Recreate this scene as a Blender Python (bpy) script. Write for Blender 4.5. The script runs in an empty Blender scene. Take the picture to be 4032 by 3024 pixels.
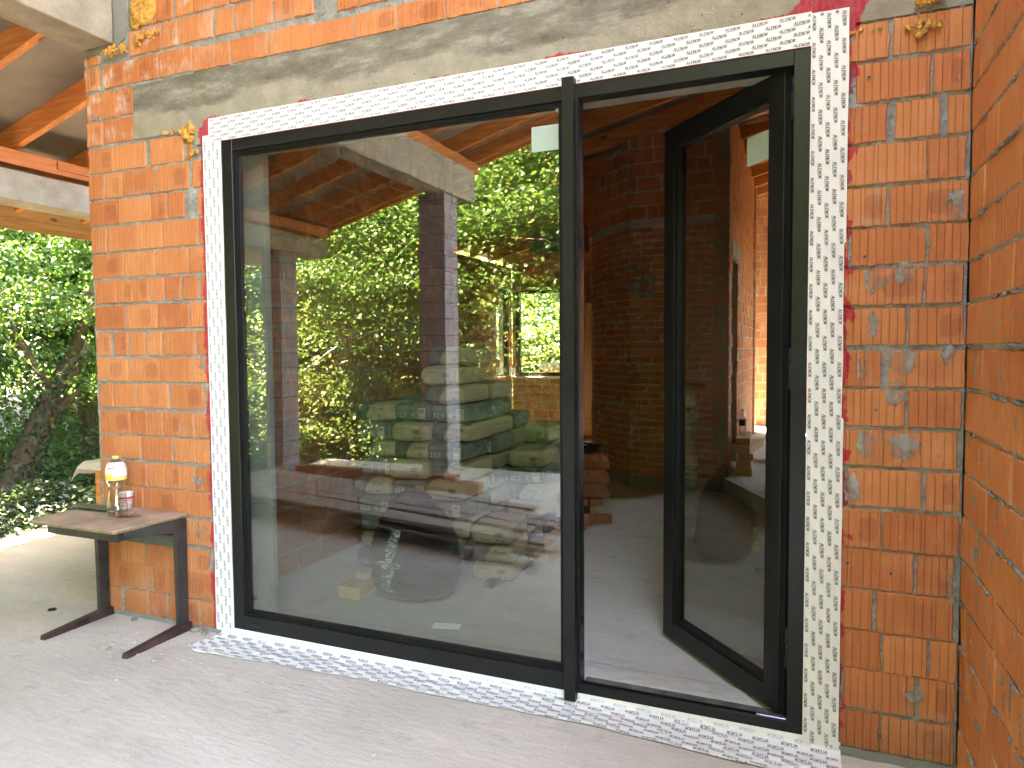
import bpy, math, random
import numpy as np
from mathutils import Vector, Matrix
sc=bpy.context.scene; COL=sc.collection; R=math.radians; PI=math.pi
# ---------------- camera, sky, sun, exposure ----------------
cd=bpy.data.cameras.new('camera'); cam=bpy.data.objects.new('camera',cd); COL.objects.link(cam); sc.camera=cam
cd.sensor_fit='HORIZONTAL'; cd.sensor_width=36.0; cd.lens=2737.8/4032*36; cd.clip_start=0.05; cd.clip_end=300
RM=[[0.92398643,0.38234679,-0.00774677],[0.0114935,-0.04801182,-0.99878064],[-0.38225251,0.92277071,-0.04875677]]
CP=(2.845363,-2.876218,1.511908)
m=Matrix(((RM[0][0],-RM[1][0],-RM[2][0],CP[0]),(RM[0][1],-RM[1][1],-RM[2][1],CP[1]),(RM[0][2],-RM[1][2],-RM[2][2],CP[2]),(0,0,0,1)))
cam.matrix_world=m
SUN_EL,SUN_AZ=57.0,-44.0          # azimuth measured from +Y (into the house) towards +X
sd=Vector((math.sin(R(SUN_AZ))*math.cos(R(SUN_EL)),math.cos(R(SUN_AZ))*math.cos(R(SUN_EL)),math.sin(R(SUN_EL))))
w=bpy.data.worlds.new('World'); sc.world=w; w.use_nodes=True
wt=w.node_tree; sky=wt.nodes.new('ShaderNodeTexSky'); sky.sky_type='NISHITA'; sky.sun_disc=False
sky.sun_elevation=R(SUN_EL); sky.sun_rotation=R(SUN_AZ); sky.air_density=1.0; sky.dust_density=1.6
wt.links.new(sky.outputs[0],wt.nodes['Background'].inputs[0]); wt.nodes['Background'].inputs[1].default_value=0.15
sl=bpy.data.lights.new('sun','SUN'); sl.energy=4.6; sl.angle=R(0.5); sl.color=(1,.93,.82)
so=bpy.data.objects.new('sun',sl); COL.objects.link(so); so.rotation_euler=sd.to_track_quat('Z','Y').to_euler(); so.location=sd*30
sc.view_settings.view_transform='Standard'; sc.view_settings.look='None'; sc.view_settings.gamma=1; sc.view_settings.exposure=5.92
sc.view_settings.use_white_balance=True; sc.view_settings.white_balance_temperature=7900; sc.view_settings.white_balance_tint=22
sc.render.engine='CYCLES'
cy=sc.cycles; cy.max_bounces=10; cy.diffuse_bounces=6; cy.glossy_bounces=5; cy.transmission_bounces=6; cy.transparent_max_bounces=24
cy.use_denoising=True; cy.caustics_reflective=False; cy.caustics_refractive=False; cy.sample_clamp_indirect=6
rng=np.random.default_rng(7); random.seed(7)

# ---------------- node helpers ----------------
class NB:
    def __init__(s,name):
        s.m=bpy.data.materials.new(name); s.m.use_nodes=True; s.t=s.m.node_tree; s.N=s.t.nodes
        s.p=s.N['Principled BSDF']; s.out=s.N['Material Output']; s.tc=None
    def new(s,t,**k):
        n=s.N.new(t)
        for a,b in k.items(): setattr(n,a,b)
        return n
    def put(s,sock,v):
        if v is None: return
        if isinstance(v,bpy.types.NodeSocket): s.t.links.new(v,sock)
        elif isinstance(v,(int,float)) or sock.type=='VECTOR': sock.default_value=v
        else: sock.default_value=(*v,1) if len(v)==3 else v
    def obj(s):
        if not s.tc: s.tc=s.new('ShaderNodeTexCoord')
        return s.tc.outputs['Object']
    def map(s,vec=None,scale=(1,1,1),loc=(0,0,0)):
        n=s.new('ShaderNodeMapping'); s.put(n.inputs[0],vec or s.obj()); n.inputs[1].default_value=loc; n.inputs[3].default_value=scale; return n.outputs[0]
    def noise(s,scale=5,detail=4,rough=.55,vec=None,dist=0):
        n=s.new('ShaderNodeTexNoise'); s.put(n.inputs['Vector'],vec or s.obj()); n.inputs['Scale'].default_value=scale; n.inputs['Detail'].default_value=detail
        n.inputs['Roughness'].default_value=rough; n.inputs['Distortion'].default_value=dist; return n.outputs[0]
    def vor(s,scale=5,vec=None,f='F1'):
        n=s.new('ShaderNodeTexVoronoi',feature=f); s.put(n.inputs['Vector'],vec or s.obj()); n.inputs['Scale'].default_value=scale; return n.outputs['Distance']
    def mth(s,op,a,b=None,c=None):
        n=s.new('ShaderNodeMath',operation=op); s.put(n.inputs[0],a); s.put(n.inputs[1],b)
        if c is not None: s.put(n.inputs[2],c)
        return n.outputs[0]
    def rng(s,v,a,b,lo=0,hi=1):
        n=s.new('ShaderNodeMapRange'); s.put(n.inputs[0],v); n.inputs[1].default_value=a; n.inputs[2].default_value=b; n.inputs[3].default_value=lo; n.inputs[4].default_value=hi; return n.outputs[0]
    def ramp(s,v,stops):
        n=s.new('ShaderNodeValToRGB'); s.put(n.inputs[0],v); e=n.color_ramp.elements
        while len(e)<len(stops): e.new(.5)
        for k,(p,c) in zip(e,stops): k.position=p; k.color=(*c,1)
        return n.outputs[0]
    def mix(s,f,a,b,bt='MIX'):
        n=s.new('ShaderNodeMix',data_type='RGBA',blend_type=bt); s.put(n.inputs[0],f); s.put(n.inputs[6],a); s.put(n.inputs[7],b); return n.outputs[2]
    def sep(s,v=None):
        n=s.new('ShaderNodeSeparateXYZ'); s.put(n.inputs[0],v or s.obj()); return n.outputs
    def attr(s,name):
        n=s.new('ShaderNodeAttribute'); n.attribute_name=name; return n
    def bump(s,h,strength=.5,dist=.01):
        n=s.new('ShaderNodeBump'); s.put(n.inputs['Height'],h); n.inputs['Strength'].default_value=strength; n.inputs['Distance'].default_value=dist
        s.t.links.new(n.outputs[0],s.p.inputs['Normal']); return n.outputs[0]
    def fin(s,col=None,rough=.8,spec=.3,metal=None,alpha=None):
        s.put(s.p.inputs['Base Color'],col); s.put(s.p.inputs['Roughness'],rough); s.p.inputs['Specular IOR Level'].default_value=spec
        s.put(s.p.inputs['Metallic'],metal); s.put(s.p.inputs['Alpha'],alpha); return s.m
def simple(name,col,rough=.6,var=.15,scale=8,spec=.3,metal=0,bump=0,bscale=60):
    b=NB(name); n=b.noise(scale,5); lo=tuple(c*(1-var) for c in col); hi=tuple(min(1,c*(1+var)) for c in col)
    c=b.ramp(n,[(.3,lo),(.7,hi)])
    if bump: b.bump(b.noise(bscale,4),bump,.004)
    return b.fin(c,rough,spec,metal)

MORTAR=(.40,.38,.335)
def primer(b,col):
    """dark pink primer brushed on round the edge of the white tape (facade only)"""
    x,y,z=b.sep()[:3]
    d=b.mth('MAXIMUM',b.mth('MAXIMUM',b.mth('SUBTRACT',-.128,x),b.mth('SUBTRACT',x,2.985)),b.mth('SUBTRACT',z,2.752))
    n=b.noise(5,4,.6,b.map(scale=(1,1,1.3))); fine=b.noise(60,4,.7,b.map(scale=(1,1,.25)))
    wl=b.mth('MULTIPLY',b.mth('LESS_THAN',x,0),b.mth('LESS_THAN',z,2.72))
    wr=b.mth('MULTIPLY',b.rng(n,.44,.72,.003,.075),b.rng(x,2.7,2.98,.45,1.15))
    wid=b.mth('ADD',b.mth('MULTIPLY',wl,.024),wr)
    cor=b.mth('ADD',b.mth('POWER',b.mth('SUBTRACT',x,2.95),2),b.mth('POWER',b.mth('SUBTRACT',z,2.80),2))
    wid=b.mth('ADD',wid,b.rng(cor,0,.03,.10,0))
    wid=b.mth('MULTIPLY',wid,b.rng(fine,.3,.7,.75,1.25))
    f=b.mth('MULTIPLY',b.rng(b.mth('SUBTRACT',wid,d),0,.006),b.rng(fine,.25,.6,.55,.95))
    return b.mix(f,col,(.50,.025,.05)),f
def brick_mat(name,base,dark,eff=0.0,stain=1,prim=False,mort=.5):
    b=NB(name); a=b.attr('bc'); sp=b.new('ShaderNodeSeparateColor'); b.put(sp.inputs[0],a.outputs['Color']); r,u,v=sp.outputs[:3]; r2=a.outputs['Alpha']
    c=b.mix(r,dark,base); c=b.mix(b.rng(b.noise(3,4),.4,.75,0,.5),c,dark)
    st=b.noise(9,4,.6,b.map(scale=(6,6,.6))); c=b.mix(b.rng(st,.5,.8,0,.3),c,tuple(min(1,k*1.45) for k in base))
    if stain:  # dark rounded press marks in the middle of some blocks
        uu=b.mth('SUBTRACT',u,b.mth('MULTIPLY_ADD',r2,.5,.28)); vv=b.mth('SUBTRACT',v,.5)
        d=b.mth('POWER',b.mth('ADD',b.mth('POWER',b.mth('MULTIPLY',uu,1.7),4),b.mth('POWER',vv,4)),.25)
        d=b.mth('ADD',d,b.mth('MULTIPLY',b.noise(30,3),.08))
        f=b.mth('MULTIPLY',b.rng(d,.37,.33),b.rng(r2,.45,.75,0,.42)); c=b.mix(f,c,(.28,.085,.045))
    sm=b.noise(22,6,.65); c=b.mix(b.rng(sm,.60,.72,0,.5),c,(.24,.07,.03))
    sc_=b.noise(30,3,.6,b.map(scale=(3,3,.35),loc=(5,1,2))); c=b.mix(b.rng(sc_,.66,.72,0,.55),c,(.85,.48,.24)); c=b.mix(b.rng(b.noise(5,5,.7,b.map(loc=(1,9,4))),.52,.72,0,.35),c,(.80,.40,.19)); c=b.mix(b.rng(b.noise(2.3,4,.6,b.map(loc=(7,3,1))),.5,.7,0,.4),c,(.45,.12,.045))
    if eff:
        x,y,z=b.sep()[:3]
        wv=b.noise(7,5,.6); zz=b.rng(b.mth('ADD',z,b.mth('MULTIPLY',x,-.25)),2.75,3.25,0,1)
        lf=b.rng(x,.35,-.6,0,1)
        f=b.mth('MULTIPLY',b.mth('MULTIPLY',zz,lf),b.rng(wv,.5,.62,0,1))
        f=b.mth('MULTIPLY',f,b.rng(b.noise(40,4,.7,b.map(scale=(1,1,.15))),.4,.65,.15,.8)); c=b.mix(f,c,(.75,.68,.58))
        low=b.rng(b.mth('ADD',z,b.mth('MULTIPLY',b.noise(6),.2)),.12,.35,.35,0); c=b.mix(low,c,(.33,.11,.055))
    mm=b.noise(4,6,.62); mm2=b.noise(50,3); f=b.mth('MULTIPLY',b.rng(mm,.60,.74),b.rng(mm2,.35,.6,.5,.9)); f=b.mth('MULTIPLY',f,mort)
    f2=b.mth('MULTIPLY',b.rng(b.noise(28,3,.6),.68,.76,0,.7),mort)
    c=b.mix(b.rng(b.mth('ADD',v,b.mth('MULTIPLY',b.noise(25,4,.7),.35)),.30,.12,0,.45),c,(.40,.25,.16)); c=b.mix(b.mth('MAXIMUM',f,f2),c,MORTAR)
    rough=.82
    if prim: c,pf=primer(b,c)
    c=b.mix(b.rng(b.noise(300,3),.3,.7,0,.25),c,b.mix(1.0,c,(.8,.8,.8),'MULTIPLY'))
    b.bump(b.mth('ADD',b.noise(160,4,.7),b.mth('MULTIPLY',f,1.5)),.35,.003)
    return b.fin(c,rough,.2)
def mortar_mat(name,prim=False,col=MORTAR):
    b=NB(name); n=b.noise(12,6,.65); c=b.ramp(n,[(.3,tuple(k*.65 for k in col)),(.55,col),(.75,tuple(min(1,k*1.35) for k in col))])
    if prim: c,_=primer(b,c)
    c=b.mix(b.rng(b.noise(70,4,.7),.5,.68,0,.75),c,tuple(k*.3 for k in col))
    b.bump(b.noise(70,6,.75),1.0,.012); return b.fin(c,.95,.1)
def concrete_mat(name,lo,hi,scale=3,stretch=(1,1,1),bumps=.5,prim=False,holes=True):
    b=NB(name); n=b.noise(scale,7,.62,b.map(scale=stretch)); c=b.ramp(n,[(.3,lo),(.5,tuple((a+d)/2 for a,d in zip(lo,hi))),(.7,hi)])
    f=b.noise(40,5,.7); c=b.mix(b.rng(f,.35,.7,0,.5),c,b.mix(1.0,c,(.72,.7,.66),'MULTIPLY'))
    if holes:
        h=b.rng(b.vor(26),.05,.10,1,0); h=b.mth('MULTIPLY',h,b.rng(b.noise(5),.5,.6)); c=b.mix(h,c,(.05,.045,.04))
    if prim: c,_=primer(b,c)
    hh=b.mth('ADD',b.noise(25,6,.7),b.mth('MULTIPLY',b.noise(150,3),.4)); b.bump(hh,bumps,.008); return b.fin(c,.92,.15)

MT={}
MT['brick']=brick_mat('facade_block',(.65,.25,.095),(.50,.155,.055),1,1,True,.55)
MT['brick_side']=brick_mat('side_block',(.66,.245,.085),(.54,.17,.06),0,0,False,.35)
MT['brick_in']=brick_mat('inner_block',(.60,.24,.10),(.44,.15,.06),0,1,False,1)
MT['mortar']=mortar_mat('mortar_front',True); MT['mortar_in']=mortar_mat('mortar_inner',col=(.52,.50,.44))
def lintel_mat():
    b=NB('lintel_concrete'); x,y,z=b.sep()[:3]
    w=b.noise(2.2,5,.6,b.map(scale=(.8,1,2.5)))
    edge=b.mth('ADD',z,b.mth('MULTIPLY',b.mth('SUBTRACT',w,.5),.35))
    up=b.rng(edge,2.83,2.87)
    lowc=b.ramp(b.noise(9,6,.6),[(.3,(.29,.255,.185)),(.7,(.42,.37,.28))])
    upc=b.ramp(b.noise(6,7,.68,b.map(scale=(.6,1,1.8))),[(.32,(.145,.125,.09)),(.5,(.23,.205,.155)),(.68,(.42,.39,.31))])
    c=b.mix(up,lowc,upc)
    peb=b.rng(b.vor(70),.15,.32,1,0); hc=b.rng(b.noise(2.6,4,.6,b.map(loc=(3,0,1))),.56,.62)
    c=b.mix(b.mth('MULTIPLY',b.mth('MULTIPLY',peb,hc),.7),c,(.50,.47,.40))
    c=b.mix(b.rng(b.noise(120,4,.7),.35,.7,0,.4),c,b.mix(1.0,c,(.6,.6,.6),'MULTIPLY'))
    spots=b.rng(b.vor(9),.035,.05,1,0); c=b.mix(b.mth('MULTIPLY',spots,.7),c,(.06,.055,.05))
    c,_=primer(b,c)
    h=b.mth('ADD',b.noise(30,7,.72),b.mth('MULTIPLY',b.mth('MULTIPLY',peb,hc),.8)); b.bump(h,.8,.01); return b.fin(c,.95,.1)
MT['lintel']=lintel_mat()
MT['conc']=concrete_mat('beam_concrete',(.27,.235,.18),(.46,.41,.32),4)
MT['conc_gray']=concrete_mat('grey_concrete',(.20,.20,.185),(.33,.33,.30),5)
def floor_mat(name,lo,hi,st):
    b=NB(name); n=b.noise(1.6,7,.6,b.map(scale=st)); c=b.ramp(n,[(.3,lo),(.7,hi)])
    s2=b.noise(14,6,.7,b.map(scale=st)); c=b.mix(b.rng(s2,.5,.75,0,.35),c,tuple(k*1.2 for k in hi))
    dirt=b.noise(7,7,.7); c=b.mix(b.rng(b.noise(1.1,5,.6),.5,.7,0,.22),c,tuple(k*.75 for k in lo)); c=b.mix(b.rng(b.noise(3.2,6,.7),.6,.66,0,.16),c,tuple(k*.6 for k in lo)); c=b.mix(b.rng(dirt,.56,.75,0,.5),c,tuple(k*.55 for k in lo))
    c=b.mix(b.rng(b.noise(190,3,.7),.35,.65,0,.3),c,b.mix(1.0,c,(.66,.64,.62),'MULTIPLY'))
    h=b.mth('ADD',b.mth('MULTIPLY',b.noise(26,6,.68,b.map(scale=st)),1.0),b.mth('MULTIPLY',b.noise(140,4,.7),.35)); b.bump(h,.55,.012)
    return b.fin(c,.93,.12)
MT['terrace']=floor_mat('terrace_screed',(.52,.465,.39),(.66,.60,.51),(.45,1.6,1)); MT['floor_in']=floor_mat('room_screed',(.42,.40,.345),(.54,.51,.445),(.6,1.2,1))
def wood_mat(name,lo,hi,axis=0,knots=1,rough=.7,scale=1.0):
    b=NB(name); st=[9*scale]*3; st[axis]=.7*scale; v=b.map(scale=tuple(st)); n=b.noise(2.2,6,.6,v,1.2)
    c=b.ramp(n,[(.3,lo),(.5,tuple((a+d)/2 for a,d in zip(lo,hi))),(.7,hi)])
    if knots:
        ks=[3.0]*3; ks[axis]=1.3; k=b.vor(1.6,b.map(scale=tuple(ks))); c=b.mix(b.rng(k,.06,.13,.85,0),c,tuple(x*.25 for x in lo))
    g=b.noise(5,4,.7,b.map(scale=tuple([40*scale if i!=axis else .8 for i in range(3)]))); c=b.mix(b.rng(g,.45,.7,0,.35),c,b.mix(1.0,c,(.7,.6,.55),'MULTIPLY'))
    b.bump(g,.25,.003); return b.fin(c,rough,.25)
MT['rafter']=wood_mat('orange_rafter_timber',(.48,.15,.045),(.78,.32,.11),0)
MT['rafter_y']=wood_mat('orange_purlin_timber',(.38,.11,.035),(.62,.23,.08),1)
MT['fascia']=wood_mat('fascia_timber',(.42,.23,.085),(.62,.38,.17),1)
MT['plank']=wood_mat('rough_plank_timber',(.26,.19,.17),(.44,.34,.31),0,0,.8)
MT['timber_block']=wood_mat('timber_block_wood',(.40,.26,.12),(.58,.42,.22),1,0,.8,2)
MT['membrane']=simple('roof_underlay',(.22,.19,.155),.75,.35,1.5,bump=.3,bscale=9)
MT['frame']=simple('anthracite_aluminium',(.0105,.0108,.0105),.38,.35,5,.35,bump=.04,bscale=200)
MT['black']=simple('black_gasket',(.008,.008,.008),.6,.2)
MT['foam']=simple('expanding_foam',(.62,.31,.07),.8,.55,45,bump=1.0,bscale=130)
MT['brick_dim']=brick_mat('shaded_block',(.20,.07,.035),(.15,.05,.025),0,0,False,.2)  # block colour darkened to paint in the shade on the room's left wall
MT['mortar_dim']=mortar_mat('mortar_dim',col=(.15,.14,.12))  # mortar of that wall, shade likewise put into its colour
# ---------------- mesh helpers ----------------
def link(o,parent=None):
    COL.objects.link(o)
    if parent is not None: o.parent=parent
    return o
def mesh_obj(name,V,F,mat,parent=None,smooth=False,attr=None):
    me=bpy.data.meshes.new(name); V=np.asarray(V,dtype=np.float32)
    if isinstance(F,np.ndarray):
        me.vertices.add(len(V)); me.vertices.foreach_set('co',V.ravel()); k=F.shape[1]
        me.loops.add(F.size); me.loops.foreach_set('vertex_index',F.astype(np.int32).ravel()); me.polygons.add(len(F))
        me.polygons.foreach_set('loop_start',np.arange(0,F.size,k,dtype=np.int32)); me.update(calc_edges=True)
    else: me.from_pydata([tuple(map(float,v)) for v in V],[],[tuple(map(int,f)) for f in F]); me.update()
    if attr is not None:
        a=me.color_attributes.new('bc','FLOAT_COLOR','POINT'); a.data.foreach_set('color',np.asarray(attr,dtype=np.float32).ravel())
    me.polygons.foreach_set('use_smooth',[bool(smooth)]*len(me.polygons))
    for mm in (mat if isinstance(mat,(list,tuple)) else [mat]): me.materials.append(mm)
    return link(bpy.data.objects.new(name,me),parent)
def tag(o,label=None,cat=None,group=None,kind=None):
    for k,v in (('label',label),('category',cat),('group',group),('kind',kind)):
        if v: o[k]=v
    return o
def empty(name,label,cat,loc=(0,0,0),rz=0,group=None):
    o=bpy.data.objects.new(name,None); o.empty_display_size=.1; COL.objects.link(o); o.location=loc; o.rotation_euler=(0,0,rz); return tag(o,label,cat,group)
class MB:
    def __init__(s): s.v=[]; s.f=[]
    def add(s,vs,fs):
        o=len(s.v); s.v+= [tuple(map(float,p)) for p in vs]; s.f+=[tuple(o+i for i in f) for f in fs]; return s
    def box(s,x0,x1,y0,y1,z0,z1,M=None,b=0):
        if b:
            b=min(b,abs(x1-x0)/2.01,abs(y1-y0)/2.01,abs(z1-z0)/2.01); vs=[];
            X=(x0,x1);Y=(y0,y1);Z=(z0,z1);sg=(1,-1); idx={}
            for i in (0,1):
                for j in (0,1):
                    for k in (0,1):
                        for ax in range(3):
                            p=[X[i]+sg[i]*b,Y[j]+sg[j]*b,Z[k]+sg[k]*b]; p[ax]=(X[i],Y[j],Z[k])[ax]; idx[(i,j,k,ax)]=len(vs); vs.append(p)
            fs=[]; 
            q=lambda *a:fs.append(tuple(idx[t] for t in a))
            for i in (0,1): q((i,0,0,0),(i,1,0,0),(i,1,1,0),(i,0,1,0))
            for j in (0,1): q((0,j,0,1),(1,j,0,1),(1,j,1,1),(0,j,1,1))
            for k in (0,1): q((0,0,k,2),(1,0,k,2),(1,1,k,2),(0,1,k,2))
            for i in (0,1):
                for j in (0,1): q((i,j,0,0),(i,j,1,0),(i,j,1,1),(i,j,0,1))
            for i in (0,1):
                for k in (0,1): q((i,0,k,0),(i,1,k,0),(i,1,k,2),(i,0,k,2))
            for j in (0,1):
                for k in (0,1): q((0,j,k,1),(1,j,k,1),(1,j,k,2),(0,j,k,2))
            for i in (0,1):
                for j in (0,1):
                    for k in (0,1): q((i,j,k,0),(i,j,k,1),(i,j,k,2))
        else:
            vs=[(x,y,z) for x in (x0,x1) for y in (y0,y1) for z in (z0,z1)]
            fs=[(0,1,3,2),(4,6,7,5),(0,4,5,1),(2,3,7,6),(0,2,6,4),(1,5,7,3)]
        if M is not None: vs=[M@Vector(v) for v in vs]
        return s.add(vs,fs)
    def tube(s,pts,rad,n=8,cap=True):
        pts=[Vector(p) for p in pts]; rad=rad if isinstance(rad,(list,tuple)) else [rad]*len(pts); vs=[]; up=None
        for i,p in enumerate(pts):
            d=(pts[min(i+1,len(pts)-1)]-pts[max(i-1,0)]).normalized()
            if up is None: up=Vector((0,0,1)) if abs(d.z)<.9 else Vector((1,0,0))
            a=d.cross(up).normalized(); up=a.cross(d).normalized()
            for k in range(n): t=2*PI*k/n; vs.append(p+(a*math.cos(t)+up*math.sin(t))*rad[i])
        fs=[(i*n+k,i*n+(k+1)%n,(i+1)*n+(k+1)%n,(i+1)*n+k) for i in range(len(pts)-1) for k in range(n)]
        if cap: fs+=[tuple(range(n-1,-1,-1)),tuple(range((len(pts)-1)*n,len(pts)*n))]
        return s.add(vs,fs)
    def lathe(s,prof,c=(0,0,0),n=28,wob=0):
        vs=[(c[0]+r*math.cos(2*PI*k/n)*(1+wob*math.sin(3*k)),c[1]+r*math.sin(2*PI*k/n),c[2]+z) for r,z in prof for k in range(n)]
        fs=[(i*n+k,i*n+(k+1)%n,(i+1)*n+(k+1)%n,(i+1)*n+k) for i in range(len(prof)-1) for k in range(n)]; return s.add(vs,fs)
    def prism(s,poly,y0,y1,M=None,ax='y'):
        n=len(poly)
        if ax=='y': vs=[(x,y0,z) for x,z in poly]+[(x,y1,z) for x,z in poly]
        elif ax=='x': vs=[(y0,a,b) for a,b in poly]+[(y1,a,b) for a,b in poly]
        else: vs=[(a,b,y0) for a,b in poly]+[(a,b,y1) for a,b in poly]
        fs=[tuple(range(n)),tuple(range(2*n-1,n-1,-1))]+[(i,i+n,(i+1)%n+n,(i+1)%n) for i in range(n)]
        if M is not None: vs=[M@Vector(v) for v in vs]
        return s.add(vs,fs)
    def build(s,name,mat,parent=None,smooth=False): 
        o=mesh_obj(name,s.v,s.f,mat,parent,smooth)
        import bmesh
        bm=bmesh.new(); bm.from_mesh(o.data); bmesh.ops.recalc_face_normals(bm,faces=bm.faces); bm.to_mesh(o.data); bm.free(); return o
def copy_tree(o,parent=None):
    c=o.copy(); COL.objects.link(c); c.parent=parent
    for ch in [x for x in o.children]: copy_tree(ch,c)
    return c
from mathutils import noise as mn
def nz(x,y,z=0.,s=1.): return mn.noise(Vector((x*s,y*s,z*s)))

def frame_fn(O,e,n):
    O=np.array(O,float); e=np.array(e,float); n=np.array(n,float)
    def T(P):   # P: (N,3) x along wall, y depth (negative = proud), z up
        return O+P[:,:1]*e-P[:,1:2]*n+np.c_[np.zeros(len(P)),np.zeros(len(P)),P[:,2]]
    return T
def bricks_mesh(name,bl,T,mat,parent,pitch=.0245,gw=.002,gd=.002,rg=None,rows_n=5,jit=.0016,base_y=0,depth=.03,tilt=.0015):
    rg=rg or np.random.default_rng(3); VV=[];FF=[];AA=[];off=0
    for (x0,x1,z0,z1) in bl:
        w=x1-x0; h=z1-z0
        if w<.01 or h<.01: continue
        xs=[0,.0035]; ys=[.007,.0008]
        if pitch:
            p=pitch*rg.uniform(.93,1.07); k=max(1,int(round(w/p))); p=w/k; q=p*rg.uniform(.85,1.1)
            while q<w-.008:
                g=gw*rg.uniform(.7,1.2); dd=gd*rg.uniform(.6,1.2)
                xs+=[q-g/2-.0008,q-g/2,q+g/2,q+g/2+.0008]; ys+=[0,dd,dd,0]; q+=p*rg.choice([1,1,1,.5,1.5],p=[.5,.2,.12,.1,.08])
        xs+=[w-.0035,w]; ys+=[.0008,.007]; xs=np.array(xs); ys=np.array(ys)
        zs=np.concatenate([[0,.0035],np.linspace(.0035,h-.0035,rows_n)[1:-1],[h-.0035,h]]); ze=np.zeros(len(zs)); ze[0]=ze[-1]=.007; ze[1]=ze[-2]=.0008
        nx,nzz=len(xs),len(zs)
        X=np.tile(xs,(nzz,1)); Y=np.maximum(np.tile(ys,(nzz,1)),ze[:,None]); Z=np.tile(zs[:,None],(1,nx))
        # broken / wavy edges
        eb=rg.normal(0,jit,nx); et=rg.normal(0,jit,nx); el=rg.normal(0,jit,nzz); er=rg.normal(0,jit,nzz)
        Z[0]+=eb;Z[1]+=eb;Z[-1]+=et;Z[-2]+=et; X[:,0]+=el;X[:,1]+=el;X[:,-1]+=er;X[:,-2]+=er
        if rg.random()<.25:
            s_=1 if rg.random()<.5 else -1; c=0 if s_==1 else -1; q=rg.uniform(.004,.012); kk=rg.integers(0,2)
            rr=slice(0,2) if kk==0 else slice(-2,None); cc=slice(0,3) if s_==1 else slice(-3,None); Y[rr,cc]+=q
        Y+=rg.normal(0,.0011)+tilt*rg.normal()*(X/w-.5)+tilt*rg.normal()*(Z/h-.5)+base_y
        ang=rg.normal(0,.003); Xr=X+x0-ang*(Z-h/2); Zr=Z+z0+ang*(X-w/2)
        P=np.stack([Xr,Y,Zr],-1).reshape(-1,3)
        # skirt
        ring=[i for i in range(nx)]+[r*nx+nx-1 for r in range(1,nzz)]+[(nzz-1)*nx+i for i in range(nx-2,-1,-1)]+[r*nx for r in range(nzz-2,0,-1)]
        S=P[ring].copy(); S[:,1]=base_y+depth
        i,j=np.meshgrid(np.arange(nzz-1),np.arange(nx-1),indexing='ij'); a=(i*nx+j).ravel()
        F1=np.stack([a,a+1,a+nx+1,a+nx],-1); n0=nx*nzz; L=len(ring); r=np.array(ring); k=np.arange(L); k2=(k+1)%L
        F2=np.stack([r[k],n0+k,n0+k2,r[k2]],-1)
        VV.append(np.concatenate([P,S])); FF.append(np.concatenate([F1,F2])+off)
        r1,r2=rg.random(),rg.random(); N=len(P)+L; A=np.empty((N,4)); A[:,0]=r1; A[:,3]=r2
        allx=np.concatenate([P[:,0],S[:,0]]); allz=np.concatenate([P[:,2],S[:,2]]); A[:,1]=(allx-x0)/w; A[:,2]=(allz-z0)/h; AA.append(A); off+=N
    return mesh_obj(name,T(np.concatenate(VV)),np.concatenate(FF),mat,parent,False,np.concatenate(AA))
def sheet(name,x0,x1,z0,z1,T,mat,parent,step=.02,amp=.003,base=.007,hole=None,fr=14,smooth=True):
    nx=max(2,int((x1-x0)/step)); nn=max(2,int((z1-z0)/step)); xs=np.linspace(x0,x1,nx+1); zs=np.linspace(z0,z1,nn+1)
    P=[]; 
    for z in zs:
        for x in xs:
            y=base+amp*(mn.noise(Vector((x*fr,z*fr,x0)))+.6*mn.noise(Vector((x*fr*3.1,z*fr*3.1,5)))+.4*random.uniform(-1,1)); P.append((x,y,z))
    P=np.array(P); i,j=np.meshgrid(np.arange(nn),np.arange(nx),indexing='ij'); a=(i*(nx+1)+j).ravel(); F=np.stack([a,a+1,a+nx+2,a+nx+1],-1)
    if hole:
        cx=(xs[:-1]+xs[1:])/2; cz=(zs[:-1]+zs[1:])/2; CX,CZ=np.meshgrid(cx,cz); keep=~np.array([[hole(x,z) for x in cx] for z in cz]).ravel(); F=F[keep]
    return mesh_obj(name,T(P),F,mat,parent,smooth)
def auto_rows(x0,x1,z0,z1,course=.15,joint=.012,L=(.25,.12),rg=None,clip=None,pl=.6):
    out=[]; z=z0
    while z<z1-.02:
        x=x0-rg.uniform(0,.2); h=min(course-joint,z1-z)
        while x<x1:
            w=L[0] if rg.random()<pl else L[1]; w*=rg.uniform(.96,1.03)
            a,b_=max(x,x0),min(x+w,x1)
            if b_-a>.03 and (clip is None or clip((a+b_)/2,z+h/2)): out.append((a,b_,z,z+h))
            x+=w+joint*rg.uniform(.4,1.6)
        z+=course
    return out

# ================= SETTING =================
# terrain and floors
def struct(o): o['kind']='structure'; return o
def grid_surface(name,x0,x1,y0,y1,nx,ny,h,mat,smooth=True):
    xs=np.linspace(x0,x1,nx+1); ys=np.linspace(y0,y1,ny+1); P=[(x,y,h(x,y)) for y in ys for x in xs]
    i,j=np.meshgrid(np.arange(ny),np.arange(nx),indexing='ij'); a=(i*(nx+1)+j).ravel(); return mesh_obj(name,P,np.stack([a,a+1,a+nx+2,a+nx+1],-1),mat,None,smooth)
def ground_h(x,y):
    dx=max(0,-3.5-x,x-9.5); dy=max(0,-5.4-y,y-11); d=math.hypot(dx,dy)
    if d<=0: return -.62
    return -.62-.55*min(d,2.5)/2.5+.10*max(0,d-3)+.25*nz(x*.3,y*.3)*min(1,d)
MT['soil']=simple('forest_soil',(.07,.055,.03),.95,.5,3,bump=.8,bscale=12)
g=struct(grid_surface('ground',-45,45,-45,45,90,90,ground_h,MT['soil']))
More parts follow.
